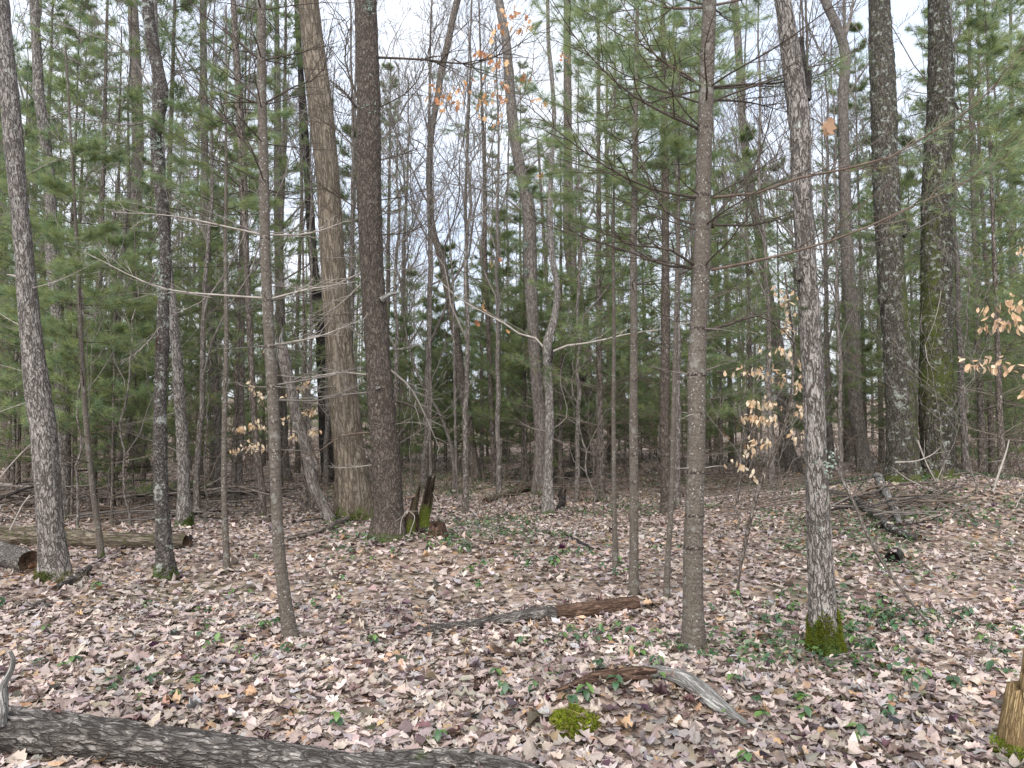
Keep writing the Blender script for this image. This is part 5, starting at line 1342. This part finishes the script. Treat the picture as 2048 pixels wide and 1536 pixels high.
sprigs(62, (1680, 2060, 1180, 1400), 'small dark green evergreen sprig on the leaves right of the moss-footed trunk', 'sprigs right of the moss-footed trunk', 121)
sprigs(42, (1700, 2060, 1010, 1180), 'small evergreen sprig on the right slope below the mossy pair', 'sprigs on the right slope', 122)
sprigs(50, (860, 1360, 1090, 1190), 'small evergreen sprig on the leaves behind the rotten log', 'sprigs behind the rotten log', 123)
sprigs(34, (740, 960, 990, 1130), 'small evergreen sprig around the rotten snag', 'sprigs round the rotten snag', 124)
sprigs(38, (900, 1360, 1270, 1390), 'small evergreen sprig in front of the rotten log', 'sprigs in front of the rotten log', 125)
sprigs(24, (480, 760, 1130, 1330), 'small evergreen sprig right of the smooth left pine foot', 'sprigs near the smooth left pine', 126)
sprigs(20, (20, 470, 1150, 1420), 'small evergreen sprig on the open leaves at left', 'sprigs on the left leaves', 127, 3)
sprigs(14, (1420, 1640, 1150, 1300), 'small evergreen sprig between the thick pine and the moss-footed trunk', 'sprigs between the two right trunks', 128, 4)
sprigs(11, (1400, 2000, 1400, 1530), 'single green sprig on the nearest leaves at lower right', 'sprigs at lower right', 129, 3)
for (u, v, lab) in ((1133, 1452, 'green sprig growing on the bright moss cushion'), (1165, 1400, 'green sprig rising just behind the moss cushion'), (1225, 1402, 'taller green sprig right of the moss cushion'), (665, 1470, 'lone bright green sprig above the corner log'),
                    (878, 1494, 'lone sprig beside the mossy log end at the bottom')):
    g_ = ground_hit(u, v); z = tz(g_[0], g_[1]) + (.07 if 'on the bright' in lab else .012)
    tag(link('evergreen_sprig', SPR[rng.integers(0, 14)], None, (g_[0], g_[1], z), rng.uniform(0, 6), 1.3), lab, 'sprig')
# beyond, the sprigs run together into a green carpet
b = MB(); n = 15000
Yc = rng.uniform(4.4, 27, n); Xc = rng.uniform(-.25, .85, n) * Yc
keep = vnoise(np.stack([Xc * .5, Yc * .5, Xc * 0], 1)) + .6 * vnoise(np.stack([Xc * 1.6, Yc * 1.6, Xc * 0 + 3], 1)) > np.interp(Yc, [4.4, 8, 12], [.62, .38, .05])
Xc, Yc = Xc[keep], Yc[keep]; n = len(Xc)
Xc = np.repeat(Xc, 4) + rng.normal(0, .06, n * 4); Yc = np.repeat(Yc, 4) + rng.normal(0, .06, n * 4); n *= 4
pos = np.stack([Xc, Yc, terrain(Xc, Yc) + rng.uniform(.03, .10, n)], 1)
cc = np.array([(.050, .095, .032), (.040, .085, .040), (.070, .12, .035)])[rng.integers(0, 3, n)] * rng.uniform(.7, 1.3, (n, 1))
leaf_batch(b, TPL_FAR, pos, rng.uniform(.038, .066, n), rng.uniform(0, 6.28, n), unit(rng.normal(0, .45, (n, 3)) + [0, 0, 1]), rng.normal(0, .3, (n, 3)), np.full(n, .2), cc, rng)
tag(b.build('ground_cover', 'leaf_green'), 'green carpet of low evergreen plants farther back in the wood', 'ground cover', kind='stuff')

# brown twiggy undergrowth in the depth
b = MB(); n = 2600; rng = R_(130)
Yc = np.sqrt(rng.uniform(11 ** 2, 40 ** 2, n)); Xc = rng.uniform(-.85, .85, n) * Yc
w_ = np.where(Xc < -.15 * Yc, .95, .45); kk = rng.random(n) < w_; Xc, Yc = Xc[kk], Yc[kk]; n = len(Xc)
base = np.stack([Xc, Yc, terrain(Xc, Yc)], 1); hgt = rng.uniform(.25, .9, n)
for rep in range(3):
    d = unit(rng.normal(0, .55, (n, 3)) * [1, 1, .2] + [0, 0, 1]); t = np.linspace(0, 1, 4)[None, :, None]
    P = base[:, None] + d[:, None] * hgt[:, None, None] * t + (rng.normal(0, .12, (n, 1, 3)) * t ** 2)
    b.tubes(P, np.tile(np.array([.005, .004, .003, .002]), (n, 1)) * (1 + Yc[:, None] / 40), 3)
tag(b.build('undergrowth', 'twig_brown'), 'brown twiggy undergrowth in the depth of the wood', 'undergrowth', kind='stuff')

# ------------------------------------------------------------------ the wood behind, tree by tree
rng = R_(200)
PV = []      # mid pines
for i in range(5):
    H = rng.uniform(8, 14); tb, P, R = trunk_simple(H, (.036 + .0028 * H), rng, .03, 8, 20, .08)
    cb = pine_crown(rng, H, rng.uniform(1.4, 3.4), .8, rng.uniform(1.7, 2.6), 5, .60, 10, 15, .15, .0064, 1, 1.5)
    PV.append((tb.mesh('trunk', 'bark_brown'), cb.mesh('crown', ['twig_pine', 'needles'], shade=False), cb, tb))
TV = []      # tall pines: dead lower branches, crown high up
for i in range(2):
    H = rng.uniform(15, 19); tb, P, R = trunk_simple(H, rng.uniform(.09, .13), rng, .05, 10, 24, .12)
    cb = pine_crown(rng, H, rng.uniform(6, 8.5), 2.2, rng.uniform(1.7, 2.4), 5, .62, 9, 12, .14, .0070, 1, 1.8, .02)
    TV.append((tb.mesh('trunk', 'bark_brown'), cb.mesh('crown', ['twig_pine', 'needles'], shade=False), cb, tb))
SV = []      # low bushy saplings
for i in range(4):
    H = rng.uniform(3.6, 6.5); tb, P, R = trunk_simple(H, .022, rng, .02, 6, 14, .15)
    cb = pine_crown(rng, H, rng.uniform(.5, 1.4), .4, rng.uniform(1.0, 1.6), 5, .42, 9, 16, .14, .0060, 1, 1.4, .008)
    SV.append((tb.mesh('trunk', 'bark_brown'), cb.mesh('crown', ['twig_pine', 'needles'], shade=False), cb, tb))
HV = []      # bare hardwoods
for i in range(5):
    H = rng.uniform(13, 19); tb, cb = hardwood(rng, H, rng.uniform(.06, .115), rng.uniform(.22, .4), 11, (6, 5, 4), .10, thin=1.7, spread=.48)
    HV.append((tb.mesh('trunk', 'bark_grey' if i % 2 else 'bark_brown'), cb.mesh('crown', 'twig_grey'), cb, tb))
YV = []      # thin bare young hardwoods
for i in range(4):
    H = rng.uniform(7, 11); tb, cb = hardwood(rng, H, rng.uniform(.035, .06), rng.uniform(.2, .35), 9, (5, 4, 2), .10, thin=1.4, spread=.5)
    YV.append((tb.mesh('trunk', 'bark_grey'), cb.mesh('crown', 'twig_grey'), cb, tb))

WV = []      # thin bare whips
for i in range(5):
    H = rng.uniform(2.2, 5.0); tb, cb = hardwood(rng, H, rng.uniform(.010, .020), .2, 8, (4, 3, 0), .12, thin=1.1, spread=.6)
    WV.append((tb.mesh('trunk', 'bark_grey'), cb.mesh('crown', 'twig_brown' if i % 2 else 'twig_grey'), cb, tb))

TREE_KINDS = {'whip': (WV, 'thin_sapling', 'thin bare whip', 'thin bare whips behind'),
              'young': (PV, 'pine_tree', 'mid-height green pine with a slim brown trunk deeper in the wood', 'young pines behind'),
              'tall': (TV, 'pine_tree', 'tall far pine with dead lower branches and its green crown high up', 'tall far pines'),
              'sap': (SV, 'pine_sapling', 'low bushy green pine sapling deeper in the wood', 'low pine saplings'),
              'hard': (HV, 'hardwood_tree', 'tall bare far hardwood with a fine twiggy crown', 'bare hardwoods behind'),
              'slim': (YV, 'hardwood_tree', 'slim bare young hardwood deeper in the wood', 'slim bare hardwoods behind')}


PLANTED = []


def plant(kind, x, y, i, sc=1.0, rot=0.0):
    V, nm, lab, grp = TREE_KINDS[kind]; tm, cm = V[i % len(V)][:2]
    r = link(nm, None, None, (x, y, tz(x, y)), rot, sc); tag(r, lab, 'tree', grp)
    link('trunk', tm, r); link('crown', cm, r); PLANTED.append((kind, x / y * F + 1024, y, r))


ZONES = ((0, 'past the left edge'), (150, 'behind the two shaggy left trunks'), (290, 'left of the dark cherry'), (440, 'right of the dark cherry'), (600, 'behind the smooth left pine'), (770, 'behind the ribbed hardwood'),
         (880, 'in the gap right of the reddish pine'), (1010, 'around the sinuous hardwood'), (1180, 'behind the gnarled oak'), (1300, 'behind the straight grey pine'), (1430, 'behind the thick pine'),
         (1600, 'by the pale leaning trunk'), (1740, 'between moss-footed trunk and mossy pair'), (1920, 'behind the mossy pair'), (2048, 'near the right edge'), (1e9, 'past the right edge'))
KIND_WORDS = {'young': 'mid-height green pine', 'tall': 'tall high-crowned pine', 'sap': 'low bushy pine sapling', 'hard': 'tall bare hardwood', 'slim': 'slim bare hardwood', 'whip': 'thin leafless whip'}
ORD = ('nearest', 'second nearest', 'third nearest', 'fourth nearest', 'fifth nearest', 'sixth nearest')


def label_planted():
    bins = {}
    for kind, u, y, r in PLANTED:
        z = next(i for i, (lim, _) in enumerate(ZONES) if u < lim); bins.setdefault((kind, z), []).append((y, r))
    for (kind, z), L in bins.items():
        L.sort(key=lambda t: t[0])
        for k, (y, r) in enumerate(L):
            r['label'] = ('only ' if len(L) == 1 else (ORD[k] if k < 6 else 'far') + ' ') + 'background ' + KIND_WORDS[kind] + ' ' + ZONES[z][1]


def plant_px(kind, u, Y, i, sc=1.0):
    plant(kind, (u - 1024) / F * Y, Y, i, sc, (u * 7.13) % 6.28)


# placed where the photograph shows their masses
for k, (kind, u, Y, sc) in enumerate((
        ('young', 190, 12.5, 1.0), ('young', 40, 15, 1.1), ('young', 330, 14, 1.05), ('young', -60, 13.5, 1.0), ('young', 470, 13.5, .9), ('young', 135, 14.5, .9),  ('sap', 40, 13, 1.0), ('sap', 230, 11, 1.1), ('young', 2000, 12, .9), ('young', 20, 17, 1.0), ('young', 150, 19, 1.1), ('young', 290, 18, 1.0), ('young', 560, 17, 1.0), ('young', 700, 19, 1.0), ('young', 1050, 18, 1.0), ('young', 1390, 15, .95), ('young', 1790, 17, 1.0), ('young', 1900, 18, 1.0), ('young', 1500, 17, .9), ('sap', 150, 11.5, 1.0), ('sap', 270, 12.5, .9), ('sap', 430, 15, 1.0), ('young', 480, 18, 1.0),
        ('sap', 800, 20, 1.1), ('sap', 870, 22, 1.2), ('sap', 1000, 19, 1.15), ('sap', 960, 24, 1.2), ('sap', 1060, 21, 1.1), ('sap', 930, 27, 1.3), ('young', 820, 27, .9), ('sap', 1120, 24, 1.1), ('sap', 760, 26, 1.2),
        ('young', 1200, 14.5, 1.05), ('young', 1330, 16, 1.1), ('young', 1120, 17, 1.05), ('sap', 1250, 20, 1.1), ('young', 1440, 19, 1.0), ('sap', 1420, 22, 1.2), ('young', 1560, 22, 1.0), ('young', 1270, 22, 1.05),
        ('young', 1960, 15, 1.05), ('young', 2080, 13, 1.0), ('young', 2150, 16, 1.1), ('young', 1830, 20, 1.0), ('sap', 1980, 20, 1.2), ('young', 1690, 24, 1.05), ('sap', 1620, 24, 1.2), ('young', 2010, 22, 1.1),
        ('hard', 800, 24, 1.0), ('hard', 930, 20, 1.0), ('hard', 1220, 27, 1.0), ('hard', 1500, 20, 1.0), ('hard', 1640, 18, .95), ('hard', 1760, 24, 1.0), ('hard', 1980, 18, 1.0), ('hard', 60, 20, 1.0), ('hard', 380, 22, 1.0), ('hard', 560, 20, 1.0),
        ('slim', 860, 16, 1.0), ('slim', 1000, 15, 1.0), ('slim', 790, 14, 1.0), ('slim', 230, 13, 1.0), ('slim', 1680, 13, 1.0), ('slim', 1930, 13, 1.0), ('slim', 1150, 14, 1.0), ('slim', 1540, 14, 1.1), ('slim', 30, 14, 1.0), ('slim', 480, 14, 1.0), ('slim', 230, 12.5, 1.0), ('slim', 400, 11.5, .9), ('slim', 620, 13, 1.0), ('hard', 700, 16, .9), ('slim', 930, 12.5, 1.0), ('hard', 850, 17, .9), ('slim', 1780, 15, 1.0), ('slim', 1350, 13, 1.0))):
    plant_px(kind, u, Y, k, sc)
for k in range(48):          # low green pines closing the middle distance
    plant_px('sap', 40 + 1980 * ((k * .618034) % 1) if k < 22 else rng.uniform(640, 1480) if k < 46 else rng.uniform(60, 620), float(rng.uniform(19, 34)), k, float(rng.uniform(.8, 1.15)))
for k in range(64):
    plant_px('whip', float(rng.uniform(-60, 2100)), float(rng.uniform(8.5, 24)), k, float(rng.uniform(.8, 1.2)))
taken = []
cnt = 0
while cnt < 140:
    Y = math.sqrt(rng.uniform(17 ** 2, 46 ** 2)); u = rng.uniform(-420, 2460); x = (u - 1024) / F * Y
    if any((x - a) ** 2 + (Y - b_) ** 2 < 1.1 for a, b_ in taken): continue
    gap = 780 < u < 930
    p = rng.random()
    if gap: kind = 'slim' if p < .35 else ('hard' if p < .6 else 'sap')
    else: kind = 'young' if p < .28 else ('sap' if p < .46 else ('tall' if p < .56 else ('hard' if p < .82 else 'slim')))
    taken.append((x, Y)); plant(kind, x, Y, int(rng.integers(0, 99)), float(rng.uniform(.85, 1.15)), float(rng.uniform(0, 6.28))); cnt += 1

label_planted()
# the far wood, one mass
fb = MB(); rng = R_(210)
lod = []


def far_pine(H, z0, w):
    tb = trunk_simple(H, .012 * H, rng, .04, 4, 6, .1)[0]; cb = MB(); n = int(15 * (H - z0))
    z = z0 + (H - z0) * rng.random(n) ** .8; f = (z - z0) / (H - z0); a = rng.uniform(0, 6.28, n); r = w * (1 - f ** 1.5) * rng.uniform(.25, 1, n)
    P = np.stack([np.cos(a) * r, np.sin(a) * r, z], 1); D = np.stack([np.cos(a), np.sin(a), a * 0 + .35], 1)
    k = rng.random(n) < .35; O = P[k] * [[.0, .0, 1]] - [[0, 0, .25]]
    cb.tubes(np.stack([O, (O + P[k]) * .5 + [0, 0, .05], P[k]], 1), np.tile(np.array([.016, .012, .006]), (k.sum(), 1)), 3)
    cb.needles(P, D, 9, .34, .024, rng, tuft_cols(n, rng)); return 'p', tb, cb


def far_hardwood(H):
    tb, P, R = trunk_simple(H, rng.uniform(.08, .13), rng, .10, 4, 8, .2); cb = MB(); L1, L2 = [], []
    for i in range(16):
        f = rng.uniform(.22, .97); p = P[int(f * 7)] * 1.0; p[2] = f * H; a = rng.uniform(0, 6.28); d = unit(np.array([math.cos(a), math.sin(a), rng.uniform(.6, 1.8)])); l = H * (.28 * (1 - f) + .1)
        t = np.linspace(0, 1, 4)[:, None]; Q = p + d * l * t + np.cumsum(rng.normal(0, .03 * l, (4, 3)), 0) * t; L1.append(Q)
        for j in range(6):
            q = Q[rng.integers(1, 4)]; e = unit(d + rng.normal(0, .6, 3)) * l * rng.uniform(.2, .5); L2.append(np.stack([q, q + e * .5 + rng.normal(0, .05, 3), q + e]))
    cb.tubes(np.array(L1), np.tile(np.array([.035, .026, .018, .01]), (len(L1), 1)), 3); cb.tubes(np.array(L2), np.tile(np.array([.014, .011, .008]), (len(L2), 1)), 3); return 'h', tb, cb


for i in range(4): lod.append(far_pine(rng.uniform(9, 15), 2.0 + 2 * i, 2.2))
for i in range(5): lod.append(far_hardwood(rng.uniform(14, 19)))
for i in range(3): lod.append(far_pine(rng.uniform(3, 6), .5, 1.3))
for i in range(270):
    Y = math.sqrt(rng.uniform(44 ** 2, 110 ** 2)); u = rng.uniform(-350, 2400); x = (u - 1024) / F * Y
    kd, tb, cb = lod[int(rng.choice(len(lod), p=np.array([1.1, 1, .8, .7, 1, 1, 1, 1, 1, 1.2, 1.2, 1.2]) / 12.2))]
    a = rng.uniform(0, 6.28); Rz = np.array([[math.cos(a), -math.sin(a), 0], [math.sin(a), math.cos(a), 0], [0, 0, 1]]); t_ = np.array([x, Y, tz(x, Y)]); s_ = rng.uniform(.85, 1.2)
    for part in (tb, cb):
        q0, t0 = len(fb.QM), len(fb.TM); fb.append(part, Rz, t_, s_)
        if part is tb:
            for j in range(q0, len(fb.QM)): fb.QM[j] = np.full(len(fb.QM[j]), 2)
tag(fb.build('far_wood', ['twig_grey', 'needles', 'bark_grey'], shade=False), 'distant wood of pines and bare hardwoods closing the view', 'wood', kind='stuff')
